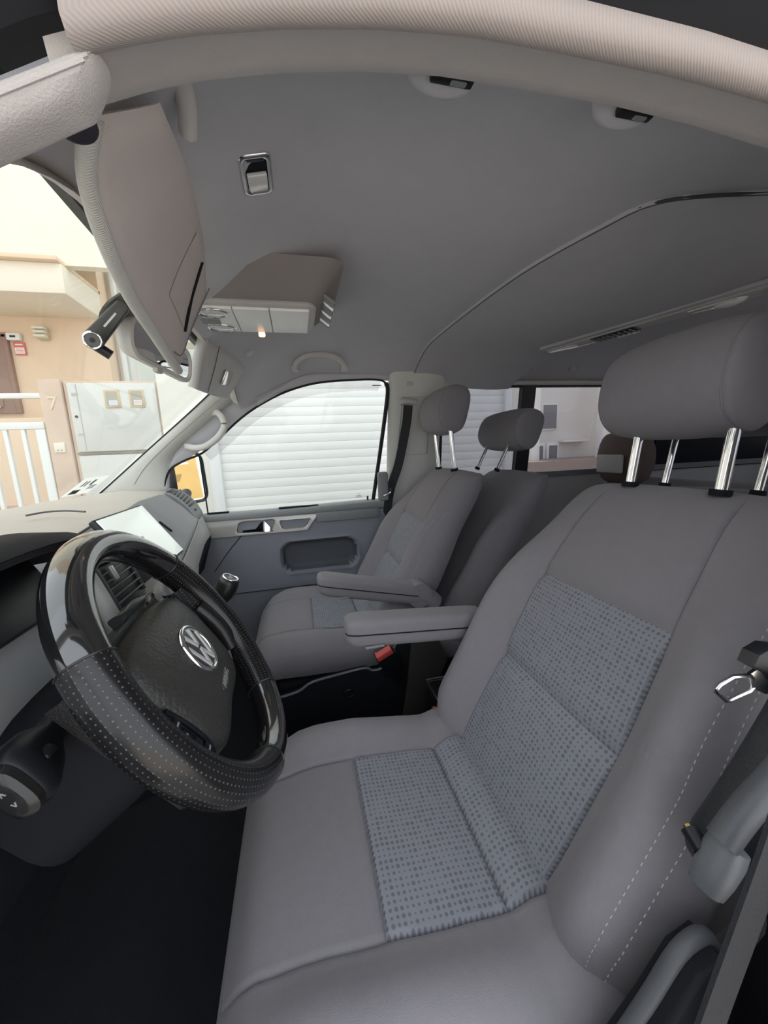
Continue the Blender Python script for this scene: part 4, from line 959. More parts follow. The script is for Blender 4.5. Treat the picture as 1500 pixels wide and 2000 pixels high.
box('mirror_switch', mc - ma * .02 - mb * .040, (.02, .012, .012), PILLAR2, im, bev=.003, rot=basis(ma, mb, mn))
# dash camera
dc = thing('dash_camera', 'small dark dash camera with round silver lens hanging on the windscreen', 'camera', (-.31, -.2, 1.2))
L0 = Vector((-.318, -.2, 1.152)); L1 = Vector((-.268, -.2, 1.205)); da = (L1 - L0).normalized(); dn = Vector((.3, -.93, -.2)); dn = (dn - da * dn.dot(da)).normalized(); db = dn.cross(da)
def cap2(r0, r1, h):
    out = []
    for a in lin(math.pi / 2, 3 * math.pi / 2, 13): out.append(L0 + da * (r0 * math.cos(a)) + db * (r0 * math.sin(a)) + dn * h)
    for a in lin(-math.pi / 2, math.pi / 2, 9): out.append(L1 + da * (r1 * math.cos(a)) + db * (r1 * math.sin(a)) + dn * h)
    return out
loft('camera_body', [cap2(.0125, .008, -.014), cap2(.015, .0105, -.009), cap2(.015, .0105, .004), cap2(.013, .009, .007)], mat('camera_dark', (.05, .053, .05), .3, vary=.1), dc, ang=60)
tube('lens_ring', [L0 + da * (.0122 * math.cos(a)) + db * (.0122 * math.sin(a)) + dn * .007 for a in lin(0, 6.2832, 33)[:-1]], .0022, CHROME, dc, n=8, closed=True)
tube('lens_glass', [L0 + dn * .004, L0 + dn * .0085], .0105, mat('lens_dark', (.09, .10, .11), .2, vary=.1), dc, n=28)
tube('lens_pupil', [L0 + dn * .008, L0 + dn * .0092], .004, BLACK, dc, n=16)
tube('camera_barrel', [L0 + da * -.006 - dn * .012 + db * -.006, L0 - dn * .012 + db * -.030 + da * -.004], .0085, BLACK, dc, n=18)
box('vent_print', (L0 + L1) / 2 + da * .008 + dn * .0075, (.030, .003, .0006), MARK, dc, bev=0, rot=basis(da, db, dn))
tube('camera_cable', [L1, L1 + da * .015 + Vector((0, .004, 0)), L1 + da * .035 + Vector((.004, .012, .004)), (-.225, -.16, 1.245)], .0032, BLACK, dc, n=8, sm=5)
# sensor dome print on the glass behind
tag(loft('sensor_patch', [[Vector(wsp(1.222 + r * .028 * math.sin(a), -.16 + r * .045 * math.cos(a))) + Vector((.005, 0, -.003)) for a in lin(0, 6.2832, 25)[:-1]] for r in (1, .98)] + [[Vector(wsp(1.222 + .026 * math.sin(a), -.16 + .043 * math.cos(a))) + Vector((.007, 0, -.004)) for a in lin(0, 6.2832, 25)[:-1]]], mat('dotted_grey_print', (.30, .30, .27), .7, vary=.3, vscale=600)), 'grey dotted sensor patch on the windscreen above the dash camera', 'patch')
# windscreen sticker
sk = thing('parking_sticker', 'white inspection sticker in the lower far corner of the windscreen', 'sticker', (-.74, .60, .86))
def skp(a, b, off): z = .838 + .062 * b; return Vector(wsp(z, .52 + .15 * a)) + Vector((.006, 0, -.004)) * (1 + off)
def spatch(name, a0, a1, b0, b1, off, m): return sheet(name, lambda a, b: skp(a, b, off), lin(a0, a1, 4), lin(b0, b1, 4), m, sk)
spatch('sticker_paper', 0, 1, 0, 1, 0, paper('sticker_white', (.85, .86, .83)))
INK = mat('sticker_ink', (.06, .06, .06), .7, vary=.05)
spatch('sticker_print', .12, .42, .10, .34, .25, INK); spatch('sticker_print', .50, .60, .55, .85, .25, INK)
for k in range(4): spatch('sticker_print', .62 + .07 * k, .66 + .07 * k, .30, .55, .25, INK)
spatch('sticker_print', .2, .26, .5, .8, .25, INK); spatch('sticker_print', .32, .38, .5, .8, .25, INK)
# overhead console
oc_ = thing('overhead_console', 'pale overhead console between the sun visors with lamps and a slatted end', 'console', (-.06, 0, 1.32))
def crect(x0, x1, y0, y1, z, r=.03): return [Vector(((x0 + x1) / 2 + p, (y0 + y1) / 2 + q, z)) for p, q in rrect((x1 - x0) / 2, (y1 - y0) / 2, r, 5)]
loft('console_skirt', [crect(-.23, .125, -.165, .165, 1.322, .04), crect(-.225, .105, -.150, .150, 1.305, .04), crect(-.222, .078, -.100, .105, 1.277, .03), crect(-.22, .066, -.086, .092, 1.268, .025)], mat('console_fabric', (.30, .275, .265), .9, bump=.2, bscale=700, vary=.04), oc_, cap=True, ang=50)
loft('console_lip', [crect(-.22, .066, -.086, .092, 1.269, .025), crect(-.221, .068, -.088, .094, 1.264, .026), crect(-.218, .062, -.083, .089, 1.259, .025)], PILLAR2, oc_)
for x0, x1 in ((-.108, -.034), (-.032, .052)): box('console_lid', ((x0 + x1) / 2, .004, 1.2575), (x1 - x0, .150, .008), WHITEP, oc_, bev=.002)
box('lamp_panel', (-.163, .004, 1.2575), (.106, .150, .008), WHITEP, oc_, bev=.002)
for y in (-.045, .052):
    tube('lamp_ring', [Vector((-.150 + .030 * math.cos(a), y + .024 * math.sin(a), 1.2535)) for a in lin(0, 6.2832, 29)[:-1]], .0028, STEEL, oc_, n=8, closed=True)
    loft('lamp_lens', [[Vector((-.150 + r * .028 * math.cos(a), y + r * .022 * math.sin(a), z)) for a in lin(0, 6.2832, 25)[:-1]] for r, z in ((1, 1.254), (.8, 1.2505), (.4, 1.2485), (.03, 1.248))], LENS, oc_)
box('switch_bar', (-.165, .004, 1.2525), (.04, .03, .004), BELTL, oc_, bev=.0015)
for k in range(6):
    y = -.085 + .030 * k; box('console_slat', (.088, y * .9, 1.283), (.005, .018, .050), STEEL if k % 2 else BELTL, oc_, bev=.001, rot=Matrix.Rotation(-.95, 3, 'Y'))
box('slat_panel_frame', (.084, 0, 1.287), (.006, .17, .060), BELTL, oc_, bev=.002, rot=Matrix.Rotation(-.95, 3, 'Y'))
box('amber_glint', (-.062, .094, 1.253), (.016, .010, .011), AMBER, oc_, bev=.003)  # small glowing block stands in for a blurry orange reflection
# small headliner lamp with chrome bezel
lp = thing('ceiling_lamp', 'small chrome framed lamp in the ceiling above the wheel', 'lamp', (-.022, -.363, 1.33))
zl = head_z(-.022, -.363)
def lring(a, b, r, z): return [Vector((-.022 + x, -.363 + y, z + (x) * .22)) for x, y in rrect(a, b, r, 5)]
loft('lamp_bezel', [lring(.0205, .038, .010, zl + .004), lring(.0205, .038, .010, zl - .004), lring(.018, .0355, .009, zl - .006), lring(.0145, .031, .006, zl - .005), lring(.0140, .030, .006, zl - .001)], STEEL, lp, cap=False, ang=60)
loft('lamp_tray', [lring(.0142, .0305, .006, zl - .001), lring(.0140, .030, .006, zl - .0015)], DARK, lp)
box('lamp_lens', (-.022, -.352, zl - .0045), (.027, .032, .006), LENS, lp, bev=.002, rot=Matrix.Rotation(-.22, 3, 'Y'))
box('lamp_slot', (-.022, -.392, zl - .0035), (.022, .006, .004), BLACK, lp, bev=.001, rot=Matrix.Rotation(-.22, 3, 'Y'))
# two handle mounts under the near roof rail
for k, (x, lab) in enumerate(((.155, 'pale clip base with dark slot under the near roof rail, left one'), (.350, 'pale clip base with dark slot under the near roof rail, right one'))):
    t = thing('handle_mount', lab, 'mount', (x, -.585, 1.27), 'handle mounts under the near roof rail')
    loft('mount_base', [[Vector((x + a * .030 * math.cos(q), -.583 + a * .014 * math.sin(q), z)) for q in lin(0, 6.2832, 25)[:-1]] for a, z in ((1.15, 1.298), (1.05, 1.276), (.85, 1.271), (.5, 1.2695))], HEADL, t)
    box('mount_slot', (x + .004, -.596, 1.2685), (.040, .009, .008), BLACK, t, bev=.002)
    box('mount_peg', (x + .010, -.596, 1.2665), (.016, .006, .006), BELTL, t, bev=.002)
# grab handles
def handle(name, label, pts, r, group, feet=True, m=PILLAR2, up=(0, 0, 1)):
    t = thing(name, label, 'grab handle', pts[0], group)
    tube('handle_bar', pts, r, m, t, n=14, sm=6, up=up, power=2.6)
    for p in (pts[0], pts[-1]): box('handle_foot', Vector(p) + Vector((0, .006, 0)), (.030, .022, .024), m, t, bev=.006, seg=3)
    return t
handle('grab_handle', 'curved grey grab handle above the far front window', [(.020, .555, 1.268), (.028, .545, 1.288), (.062, .530, 1.306), (.115, .524, 1.311), (.168, .530, 1.306), (.202, .545, 1.289), (.212, .555, 1.270)], .0105, 'grab handles')
handle('grab_handle', 'pale bowed grab handle on the far windscreen pillar', [(-.312, .672, 1.122), (-.290, .650, 1.120), (-.272, .645, 1.095), (-.272, .645, 1.062), (-.300, .648, 1.024), (-.350, .655, .992), (-.395, .675, .988), (-.425, .700, .996)], .0125, 'grab handles', m=PILLAR)
handle('grab_handle', 'small grey grab handle above the tinted rear side window', [(1.085, .61, 1.285), (1.10, .595, 1.298), (1.16, .585, 1.310), (1.23, .585, 1.310), (1.285, .595, 1.298), (1.30, .61, 1.285)], .011, 'grab handles')
hk = thing('coat_hook', 'flat grey coat hook above the far sliding door window', 'hook', (.87, .60, 1.29)); box('hook_plate', (.87, .598, 1.288), (.07, .016, .030), PILLAR2, hk, bev=.006); box('hook_lip', (.875, .588, 1.278), (.05, .010, .012), PILLAR2, hk, bev=.004)
hk = thing('coat_hook', 'tiny grey peg in the ceiling beside the far sun visor', 'hook', (-.125, .40, 1.28)); tube('hook_peg', [(-.135, .40, 1.275), (-.115, .40, 1.285)], .008, PILLAR2, hk, n=10); box('hook_plate', (-.125, .405, 1.289), (.03, .02, .012), PILLAR2, hk, bev=.003)
# long lamp bar across the rear ceiling
lb = thing('ceiling_light_bar', 'long grey lamp and vent bar across the rear ceiling', 'lamp bar', (1.0, 0, 1.3))
A0 = Vector((.925, .30, 1.282)); A1 = Vector((1.125, -.42, 1.282)); la = (A1 - A0).normalized(); lbn = Vector((0, 0, -1)); ls = la.cross(lbn)
def lbb(name, s, w_, l, h, m, off=0.0, z=0.0, bev=.004): return box(name, A0 + la * s + ls * off + Vector((0, 0, -z)), (l, w_, h), m, lb, bev=bev, rot=basis(la, ls, la.cross(ls)))
Lb = (A1 - A0).length
lbb('bar_body', Lb / 2, .090, Lb, .022, HEADL, 0, -.004, .010); lbb('bar_tray', Lb / 2, .060, Lb - .04, .006, PILLAR2, .0, .008)
for s in (.05, .47): lbb('bar_lens', s + .02, .040, .10, .006, LENS, 0, .0115)
lbb('bar_vent', .245, .050, .13, .008, BLACK, 0, .011)
for k in range(8): lbb('vent_fin', .19 + .0157 * k, .046, .003, .006, BELTL, 0, .015, .0008)
lbb('bar_switch', .27, .014, .06, .008, WHITEP, .028, .014); lbb('bar_switch', .12, .010, .10, .006, PILLAR, .024, .012)
for s in (.52, .62): loft('bar_dome', [[A0 + la * (s + r * .035 * math.cos(a)) + ls * (.02 * r * math.sin(a)) + Vector((0, 0, -z)) for a in lin(0, 6.2832, 21)[:-1]] for r, z in ((1, .010), (.8, .018), (.4, .022), (.05, .0225))], WHITEP, lb)
# seat belts
pb = thing('seat_belt', 'dark seat belt hanging on the far door pillar beside the passenger seat', 'seat belt', (.45, .68, .7), 'front seat belts')
def strap(name, pts, wv, wdir, m, parent, th=.0016):
    P = cat(pts, 6); wd = Vector(wdir).normalized(); V = []; F = []
    rings = []
    for i, p in enumerate(P):
        t = (P[min(i + 1, len(P) - 1)] - P[max(0, i - 1)]).normalized(); s = (wd - t * wd.dot(t)).normalized(); n_ = t.cross(s)
        rings.append([p + s * wv / 2 + n_ * th, p - s * wv / 2 + n_ * th, p - s * wv / 2 - n_ * th, p + s * wv / 2 - n_ * th])
    return loft(name, rings, m, parent, ang=30)
strap('belt_webbing', [(.492, BY(1.135) - .032, 1.135), (.485, BY(1.05) - .036, 1.05), (.455, BY(.88) - .040, .88), (.415, BY(.74) - .040, .74), (.395, BY(.5) - .04, .50)], .040, (.9, -.45, 0), WEB, pb)
tube('belt_guide', [(.455, BY(1.14) - .030, 1.146), (.48, BY(1.14) - .040, 1.152), (.53, BY(1.14) - .034, 1.146)], .012, PILLAR2, pb, n=10, sm=4)
box('belt_housing', (.378, .705, .780), (.050, .026, .135), BELTL, pb, bev=.012, seg=4)
tube('belt_tongue', [(.372, .672, .742), (.395, .668, .748), (.405, .665, .758)], .004, CHROME, pb, n=8, sm=3)
box('tongue_grip', (.410, .668, .765), (.022, .012, .022), BLACK, pb, bev=.004)
db_ = thing('seat_belt', 'black seat belt with metal tongue beside the driver backrest', 'seat belt', (.4, -.76, .5), 'front seat belts')
strap('belt_webbing', [(.585, -.725, 1.08), (.53, -.745, .97), (.47, -.752, .86), (.445, -.745, .80), (.425, -.733, .750)], .046, (.8, .1, -.5), WEBG, db_)
strap('belt_webbing', [(.575, -.735, 1.07), (.47, -.772, .95), (.375, -.795, .83), (.330, -.800, .75), (.308, -.800, .655), (.289, -.800, .58), (.271, -.800, .510), (.25, -.80, .42), (.20, -.785, .22), (.17, -.76, .12)], .030, (1, .0, .2), WEB, db_)
# tongue: a bent metal frame with an opening, and its black grip
tg = [(.358, -.722, .7205), (.373, -.722, .7285), (.398, -.722, .7235), (.402, -.722, .7120), (.372, -.722, .7105)]
ta = Vector((.98, 0, .05)).normalized(); 
tube('belt_tongue', [(.3575, -.722, .7205), (.361, -.722, .7235), (.376, -.722, .7285), (.397, -.722, .7265), (.401, -.722, .722), (.404, -.722, .713), (.400, -.722, .709), (.376, -.722, .7045), (.371, -.722, .7055), (.358, -.722, .717)], .0022, STEEL, db_, n=8, closed=True)
prism('tongue_blade', [(.394, .7275), (.412, .735), (.428, .722), (.432, .702), (.420, .702), (.401, .7125)], (0, -.7205, 0), (1, 0, 0), (0, 0, 1), .003, STEEL, db_, bev=.0008)
prism('tongue_grip', [(.385, .742), (.390, .753), (.405, .758), (.430, .752), (.448, .735), (.450, .700), (.434, .700), (.426, .715), (.412, .728), (.398, .734)], (0, -.718, 0), (1, 0, 0), (0, 0, 1), .014, BLACK, db_, bev=.004)
# grey guide beside the belt
bg_ = thing('belt_guide_tube', 'grey plastic belt guide low beside the driver backrest', 'belt guide', (.34, -.765, .55))
tube('guide_tube', [(.322, -.762, .612), (.345, -.762, .637), (.372, -.763, .662), (.42, -.765, .71)], .0112, mat('guide_grey', (.09, .095, .105), .45, bump=.1, vary=.05), bg_, n=20, sm=4, up=(0, 1, 0))
loft('guide_foot', [[Vector((.322, -.762, .590)) + Vector((.5, 0, .86)) * h + Vector((.86, 0, -.5)) * (r * math.cos(a)) + Vector((0, 1, 0)) * (r * math.sin(a)) for a in lin(0, 6.2832, 25)[:-1]] for h, r in ((-.026, .009), (-.023, .0125), (-.008, .0142), (.010, .0148), (.020, .0135))], mat('guide_foot_grey', (.15, .16, .175), .4, bump=.1, vary=.05), bg_)
tube('guide_bolt', [(.318, -.752, .592), (.321, -.738, .597)], .0075, BLACK, bg_, n=16)
tube('bolt_cap', [(.3205, -.739, .5965), (.3215, -.735, .598)], .0035, mat('brass_cap', (.5, .36, .12), .35, metal=1, vary=.05), bg_, n=12)
# near door pillar
npil = st(thing('trim_7', None, None, (.5, -.80, 0)))
sheet('pillar_panel', lambda u, v: (u[0], u[1], v), [(.345, -.835), (.335, -.815), (.36, -.812), (.42, -.812), (.55, -.815), (.66, -.80)], lin(0, .62, 8), mat('pillar_dark_grey', (.11, .105, .12), .7, bump=.2, vary=.05), npil)
sheet('pillar_upper', lambda u, v: (u + .16 * max(0, .75 - v), -doory(v) + .015 - .02 * abs(u - .60) / .08, v), lin(.53, .68, 5), lin(.60, 1.23, 8), PILLAR2, npil, thick=.03, nrm=(0, -1, 0))
box('belt_anchor', (.585, -.715, 1.09), (.06, .02, .05), PILLAR2, npil, bev=.008)
tube('striker_loop', [(.345, -.818, .50), (.338, -.835, .52), (.345, -.84, .55), (.36, -.818, .555)], .005, STEEL, npil, n=8, sm=4)
# buckles
def buckle(label, c, up, m, size, group='seat belt buckles'):
    t = thing('belt_buckle', label, 'buckle', c, group); up = Vector(up).normalized(); sx = Vector((0, 1, 0)).cross(up).normalized(); R_ = basis(sx, up.cross(sx), up)
    c = Vector(c)
    box('buckle_body', c, (size * .62, size * .36, size), BLACK, t, bev=.005, rot=R_, seg=3)
    box('release_button', c + up * size * .46 - R_ @ Vector((0, size * .06, 0)), (size * .56, size * .30, size * .20), m, t, bev=.003, rot=R_, seg=3)
    box('buckle_slot', c + up * size * .555 + R_ @ Vector((0, size * .06, 0)), (size * .44, size * .06, size * .04), BLACK, t, bev=.001, rot=R_)
    box('buckle_stalk', c - up * size * .75, (size * .3, size * .12, size * .7), BLACK, t, bev=.003, rot=R_)
    return t
buckle('black buckle with red button standing beside the passenger seat', (.243, .135, .258), (-.42, -.15, .88), RED, .100)
buckle('second red buckle tip peeking over the driver cushion', (.300, -.155, .262), (.1, -.2, .95), RED, .062)
# dark box on the floor between the seats
bx_ = thing('storage_box', 'black box with pale edges on the floor between the front seats', 'box', (.42, .0, 0))
box('box_body', (.47, .0, .085), (.22, .20, .17), BLACK, bx_, bev=.006)
box('box_lid', (.47, .0, .178), (.23, .21, .014), PIANO, bx_, bev=.004)
tube('lid_edge', [(.36, .100, .184), (.36, -.10, .184)], .003, STEEL, bx_, n=8, up=(1, 0, 0))
tube('lid_edge', [(.36, .104, .186), (.58, .104, .186)], .003, STEEL, bx_, n=8)
tube('box_handle', [(.40, .03, .186), (.405, .03, .205), (.44, .03, .210), (.47, .03, .188)], .005, BELTL, bx_, n=8, sm=4)
# door mirror outside the far window
em = thing('door_mirror', 'black door mirror outside the far window reflecting warm houses', 'mirror', (-.50, .92, .72))
rdir = Vector((.93, .36, .02)).normalized(); cd = Vector((-.49, 1.88, -.09)).normalized(); en = (rdir - cd).normalized(); ezz = Vector((0, 0, 1)); eu = ezz.cross(en).normalized(); ev = en.cross(eu)
ecn = Vector((-.505, .955, .855))
def mr2(hw, hh, r, h, sk_=0.0): return [ecn + eu * x + ev * (y + 0.0) + en * h for x, y in rrect(hw, hh, r, 7)]
loft('mirror_housing', [mr2(.055, .07, .04, -.09), mr2(.085, .105, .05, -.06), mr2(.100, .122, .05, -.02), mr2(.101, .123, .05, .010), mr2(.094, .116, .045, .016), mr2(.086, .108, .04, .006)], BLACK, em, ang=60)
loft('mirror_pane', [mr2(.087, .109, .04, .005), mr2(.086, .108, .04, .0075)], MIRROR, em)
tube('mirror_arm', [(-.50, .82, .76), (-.51, .90, .79)], .022, BLACK, em, n=12)
# ================================================================== the street outside
ground = st(box('ground', (3, 3, -.60), (60, 60, .10), mat('paving', (.42, .39, .36), .9, bump=.3, bscale=20, vary=.08, vscale=4), bev=0))
WHITE = mat('white_painted_metal', (.80, .81, .79), .5, vary=.02)
BEIGE = mat('beige_render', (.80, .62, .455), .9, bump=.15, bscale=60, vary=.04, vscale=3)
CREAM = mat('cream_render', (.84, .765, .645), .9, bump=.15, bscale=60, vary=.03, vscale=2)
POSTM = mat('weathered_post_render', (.66, .51, .40), .9, bump=.2, bscale=50, vary=.16, vscale=5)
CAB = mat('cabinet_grey', (.70, .70, .66), .7, vary=.03, vscale=6)
PALE = mat('pale_wall', (.80, .78, .70), .9, bump=.1, vary=.03, vscale=3)
SH = mat('shutter_white', (.86, .865, .825), .55, vary=.015)
# roller garage door: each slat is a piece
gd = thing('garage_door', 'white roller garage door of horizontal slats outside the far window', 'garage door', (.8, 2.43, -.55))
sl = None
for k in range(32):
    if sl is None:
        sl = box('slat', (.70, 2.43, 0), (2.72, .020, .0748), SH, gd, bev=.0014); sl.location.z = -.51
    else:
        c = sl.copy(); COL.objects.link(c); c.parent = gd; c.matrix_parent_inverse = sl.matrix_parent_inverse; c.location.z = -.51 + .0757 * k
box('guide_rail', (-.665, 2.40, .65), (.07, .05, 2.4), WHITE, gd, bev=.004)
box('guide_rail', (2.06, 2.40, .65), (.07, .05, 2.4), WHITE, gd, bev=.004)
box('backing', (.70, 2.47, .65), (2.72, .03, 2.4), SH, gd, bev=0)
gw = thing('garage_wall', 'pale wall around the roller garage door', 'wall', (0, 2.5, -.55))
box('wall_piece', (-.86, 2.50, .53), (.34, .22, 2.16), PALE, gw, bev=.004)
box('lintel', (.58, 2.50, 2.30), (3.2, .22, .9), PALE, gw, bev=.004)
box('wall_piece', (2.14, 2.50, .85), (.08, .22, 2.8), PALE, gw, bev=.004)
box('wall_strip', (-.705, 2.388, .53), (.02, .01, 2.16), WHITE, gw, bev=.002)
# meter cabinet in its wall
mw = thing('meter_cabinet', 'grey meter cabinet with two small windows set in the street wall', 'cabinet', (-1.35, 2.42, -.55))
box('frame', (-1.345, 2.49, .50), (.66, .16, 2.12), POSTM, mw, bev=.006)
ud = box('upper_door', (-1.345, 2.405, 1.285), (.600, .03, .515), CAB, mw, bev=.006)
box('door_edge', (-1.585, 2.3885, 1.285), (.004, .004, .50), mat('cab_edge', (.52, .52, .49), .7, vary=.05), mw, bev=0)
box('lower_door', (-1.345, 2.405, .70), (.600, .03, .60), CAB, mw, bev=.006)
box('door_gap', (-1.345, 2.392, 1.014), (.61, .01, .012), mat('gap_grey', (.25, .24, .22), .8, vary=.1), mw, bev=0)
OCH = mat('meter_frame_ochre', (.66, .52, .32), .7, vary=.05); MG = mat('meter_glass', (.42, .39, .32), .3, vary=.05)
for x, ink in ((-1.352, (.45, .52, .68)), (-1.182, (.70, .42, .42))):
    f = box('meter_window', (x, 2.387, 1.424), (.106, .008, .136), OCH, mw, bev=.002); box('pane', (x, 2.3825, 1.424), (.080, .003, .108), MG, f, bev=0)
    box('meter_label', (x + .006, 2.3805, 1.392), (.056, .002, .036), mat('label_%d' % (x * -1000), (.85, .85, .85), .7, vary=.02), f, bev=0)
    for r in range(3): box('label_line', (x + .006, 2.379, 1.382 + .010 * r), (.046, .001, .004), mat('ink_%d' % (x * -1000), ink, .7, vary=.02), f, bev=0)
tube('lock', [(-1.612, 2.392, 1.295), (-1.612, 2.384, 1.295)], .010, BLACK, mw, n=12)
for z in (1.46, 1.16, .93): box('door_print', (-1.60 + (.35 if z < 1 else 0), 2.3885, z), (.04, .002, .02), MATS['cab_edge'], mw, bev=0)
# gate post with number
gp = thing('gate_post', 'weathered beige gate post with house number 7', 'post', (-1.76, 2.42, -.55))
box('post_body', (-1.755, 2.47, .51), (.145, .16, 2.12), POSTM, gp, bev=.006)
text('house_number', '7', (-1.752, 2.388, 1.392), (1, 0, 0), (0, 0, 1), .135, mat('number_brass', (.78, .66, .50), .5, vary=.05), gp, ext=.004)
pl = thing('bell_plate', 'square cream bell plate with two dots on the gate post', 'bell plate', (-1.757, 2.385, 1.05)); box('plate', (-1.757, 2.385, 1.068), (.072, .010, .075), mat('plate_cream', (.84, .78, .66), .5, vary=.02), pl, bev=.003)
for s in (-.012, .012): tube('button', [(-1.757 + s, 2.382, 1.048), (-1.757 + s, 2.378, 1.048)], .004, BLACK, pl, n=10)
# white gate
gt = thing('garden_gate', 'white metal bar gate beside the numbered post', 'gate', (-2.6, 2.42, -.55))
box('gate_frame', (-2.62, 2.42, 1.238), (1.56, .04, .052), WHITE, gt, bev=.004); box('gate_frame', (-1.872, 2.42, .36), (.062, .04, 1.70), WHITE, gt, bev=.004); box('gate_frame', (-3.37, 2.42, .36), (.062, .04, 1.70), WHITE, gt, bev=.004); box('gate_frame', (-2.62, 2.42, -.40), (1.56, .04, .052), WHITE, gt, bev=.004)
g0 = None
for k in range(12):
    x = -1.988 - .113 * k
    if g0 is None: g0 = box('gate_bar', (0, 2.42, .42), (.026, .026, 1.62), WHITE, gt, bev=.003); g0.location.x = x + 0; 
    else: c = g0.copy(); COL.objects.link(c); c.parent = gt; c.matrix_parent_inverse = g0.matrix_parent_inverse; c.location.x = x
# house behind the gate
hs = thing('beige_house', 'beige rendered house behind the white gate', 'house', (-3.6, 4.4, -.55))
box('house_wall', (-4.55, 4.45, 5.7), (5.0, .5, 12.5), BEIGE, hs, bev=0)
box('balcony_slab', (-4.55, 3.85, 2.70), (5.0, .72, .27), CREAM, hs, bev=.01)
box('balcony_ledge', (-4.55, 3.83, 2.855), (5.0, .80, .04), BEIGE, hs, bev=.005)
box('balcony_parapet', (-4.25, 3.62, 4.6), (5.6, .10, 3.5), CREAM, hs, bev=0)
box('parapet_strip', (-2.75, 3.56, 4.6), (.30, .04, 3.5), PALE, hs, bev=0)
box('base_course', (-4.55, 4.17, -.0), (5.0, .06, 1.1), mat('terracotta_paint', (.50, .27, .22), .9, vary=.05), hs, bev=.01)
box('stair_wall', (-4.0, 3.9, .45), (3.9, .5, 1.95), BEIGE, hs, bev=.01)
box('stair_base', (-4.0, 3.62, -.02), (3.9, .08, 1.1), MATS['terracotta_paint'], hs, bev=.01)
fd = thing('front_door', 'brown wooden front door of the beige house', 'door', (-3.4, 4.2, 1.45))
BR = mat('brown_wood', (.30, .19, .15), .6, bump=.2, vary=.15, vscale=8)
box('door_leaf', (-3.45, 4.18, 1.95), (.86, .05, .84), BR, fd, bev=.005); box('door_frame', (-3.45, 4.185, 2.36), (.90, .07, .05), BR, fd, bev=.005); box('door_frame', (-3.02, 4.185, 1.95), (.05, .07, .84), BR, fd, bev=.005)
box('door_panel', (-3.25, 4.15, 2.10), (.22, .02, .40), mat('door_glass_dark', (.22, .17, .15), .3, vary=.1), fd, bev=.004); box('door_panel', (-3.25, 4.15, 1.68), (.22, .02, .16), BR, fd, bev=.004)
tube('door_knob', [(-3.17, 4.15, 1.60), (-3.17, 4.11, 1.60)], .02, STEEL, fd, n=12)
hr = thing('handrail', 'white horizontal handrail in front of the brown door', 'handrail', (-3.2, 3.6, 1.5)); box('rail', (-3.55, 3.62, 1.635), (2.2, .05, .05), WHITE, hr, bev=.006); box('rail_post', (-2.47, 3.62, 1.53), (.04, .04, .2), WHITE, hr, bev=.006)
al = thing('alarm_box', 'small white alarm box above the red sign', 'box', (-2.93, 4.18, 2.35)); box('box_case', (-2.93, 4.17, 2.345), (.13, .05, .075), WHITE, al, bev=.01); box('box_slot', (-2.93, 4.142, 2.345), (.05, .006, .02), BLACK, al, bev=0)
sg = thing('wall_sign', 'small red framed notice on the beige house wall', 'sign', (-2.91, 4.19, 2.2)); box('sign_plate', (-2.905, 4.185, 2.228), (.105, .012, .135), mat('sign_red', (.72, .16, .13), .6, vary=.03), sg, bev=.002); box('sign_field', (-2.905, 4.177, 2.205), (.088, .004, .065), mat('sign_white', (.85, .8, .78), .6, vary=.02), sg, bev=0)
box('sign_line', (-2.905, 4.1775, 2.268), (.07, .003, .014), MARK, sg, bev=0)
for r in range(3): box('sign_line', (-2.905, 4.1745, 2.19 + .016 * r), (.07, .001, .005), MATS['sign_red'], sg, bev=0)
wlmp = thing('wall_lamp', 'white louvred wall lamp on the beige house', 'lamp', (-2.65, 4.15, 2.38)); box('lamp_case', (-2.65, 4.16, 2.385), (.10, .08, .13), mat('lamp_olive', (.55, .52, .40), .6, vary=.05), wlmp, bev=.01)
for r in range(3): box('louvre', (-2.65, 4.11, 2.345 + .042 * r), (.115, .06, .026), mat('lamp_cream', (.78, .76, .64), .5, vary=.03), wlmp, bev=.008)
h2 = thing('white_house', 'white neighbouring house to the right of the beige one', 'house', (.5, 4.6, -.55))
box('house_wall', (.6, 4.70, 5.7), (5.3, .5, 12.5), mat('white_render', (.82, .83, .80), .9, bump=.1, vary=.02), h2, bev=0)
wf = box('window_frame', (-1.45, 4.44, 2.25), (.80, .04, .9), WHITE, h2, bev=.005); 
for dx in (-.2, .2): box('pane', (-1.45 + dx, 4.415, 2.25), (.34, .01, .8), mat('pale_green_glass', (.62, .68, .63), .2, vary=.04), wf, bev=0)
box('drain_pipe', (-1.97, 4.40, 3.2), (.06, .06, 7.4), WHITE, h2, bev=.02)
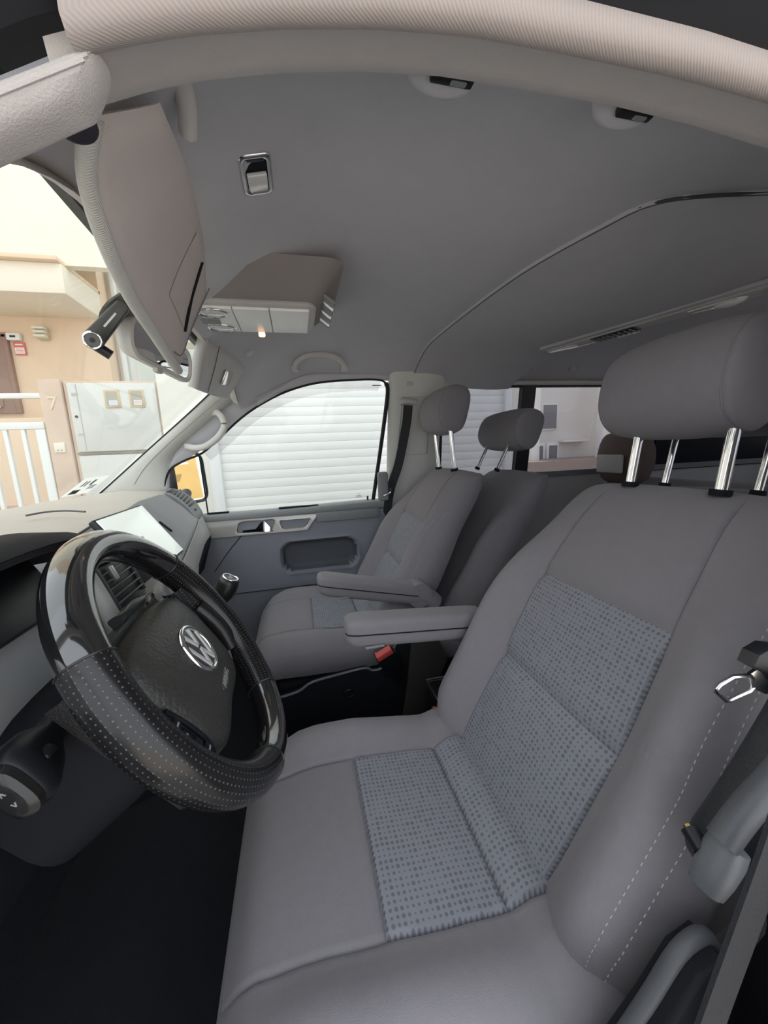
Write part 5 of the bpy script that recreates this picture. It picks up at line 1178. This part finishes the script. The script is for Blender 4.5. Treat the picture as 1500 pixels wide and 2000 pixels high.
# house down the side street, seen through the tinted panes
h3 = thing('far_house', 'pale house with shuttered door seen through the tinted side pane', 'house', (8, 9.2, -.55))
FH = mat('far_render', (.72, .70, .68), .9, vary=.03); GR = mat('far_grey_glass', (.20, .21, .23), .3, vary=.1)
box('house_wall', (9.5, 9.3, 2.2), (8.0, .5, 5.5), FH, h3, bev=0)
wd_ = box('window', (7.55, 9.03, 1.70), (.52, .06, .78), WHITE, h3, bev=.01); box('pane', (7.55, 8.995, 1.70), (.46, .02, .70), GR, wd_, bev=0)
for x in (6.55, 7.05, 7.55): dr = box('door_leaf', (x + .15, 9.03, .42), (.42, .06, 1.0), WHITE, h3, bev=.01); box('pane', (x + .15, 8.995, .45), (.28, .02, .78), GR, dr, bev=0)
box('meter_box', (6.95, 9.0, 1.9), (.28, .08, .25), WHITE, h3, bev=.01); box('shelf', (8.35, 8.9, .95), (.9, .25, .05), WHITE, h3, bev=.01)
box('terrace', (8.0, 8.3, .0), (5.0, 1.3, .9), mat('brown_terrace', (.30, .24, .21), .8, vary=.1), h3, bev=.02)
box('white_column', (8.75, 8.2, 1.3), (.28, .28, 4.0), WHITE, h3, bev=.02); box('white_column', (6.45, 8.2, 1.3), (.20, .28, 4.0), WHITE, h3, bev=.02)
h4 = thing('yellow_house', 'sunny yellow house showing in the door mirror', 'house', (11, 3.9, -.55))
box('house_wall', (15, 4.9, 1.6), (7, 2.0, 4.5), mat('yellow_render', (.46, .32, .12), .9, vary=.1, vscale=1), h4, bev=0)
box('house_wall', (13, 3.2, 1.0), (2.2, 1.0, 3.0), mat('orange_render', (.45, .20, .08), .9, vary=.1, vscale=1), h4, bev=0)
box('garden_wall', (11.0, 4.0, -.1), (.2, 3.6, .9), mat('grey_block', (.45, .42, .40), .9, vary=.1), h4, bev=.01)
for k in range(3): box('balcony_rail', (11.3, 4.3 + .5 * k, 1.6), (.1, .42, .05), WHITE, h4, bev=.01)
for k in range(3): wq = box('window', (11.45, 4.3 + .5 * k, 2.2), (.06, .3, .6), WHITE, h4, bev=.01)

h5 = thing('added_end_house', 'unseen plain house added ahead of the van to cut low sky light', 'house', (-10, -3, -.55))  # out of view, added to hold back low sky light from the front
box('house_wall', (-10.5, -4.0, 3.0), (.6, 16, 7.2), MATS['far_render'], h5, bev=0)
for k in range(4): wq = box('window', (-10.18, -9.0 + 3.2 * k, 3.0), (.06, 1.0, 1.3), WHITE, h5, bev=.01); box('pane', (-10.14, -9.0 + 3.2 * k, 3.0), (.02, .84, 1.14), GR, wq, bev=0)
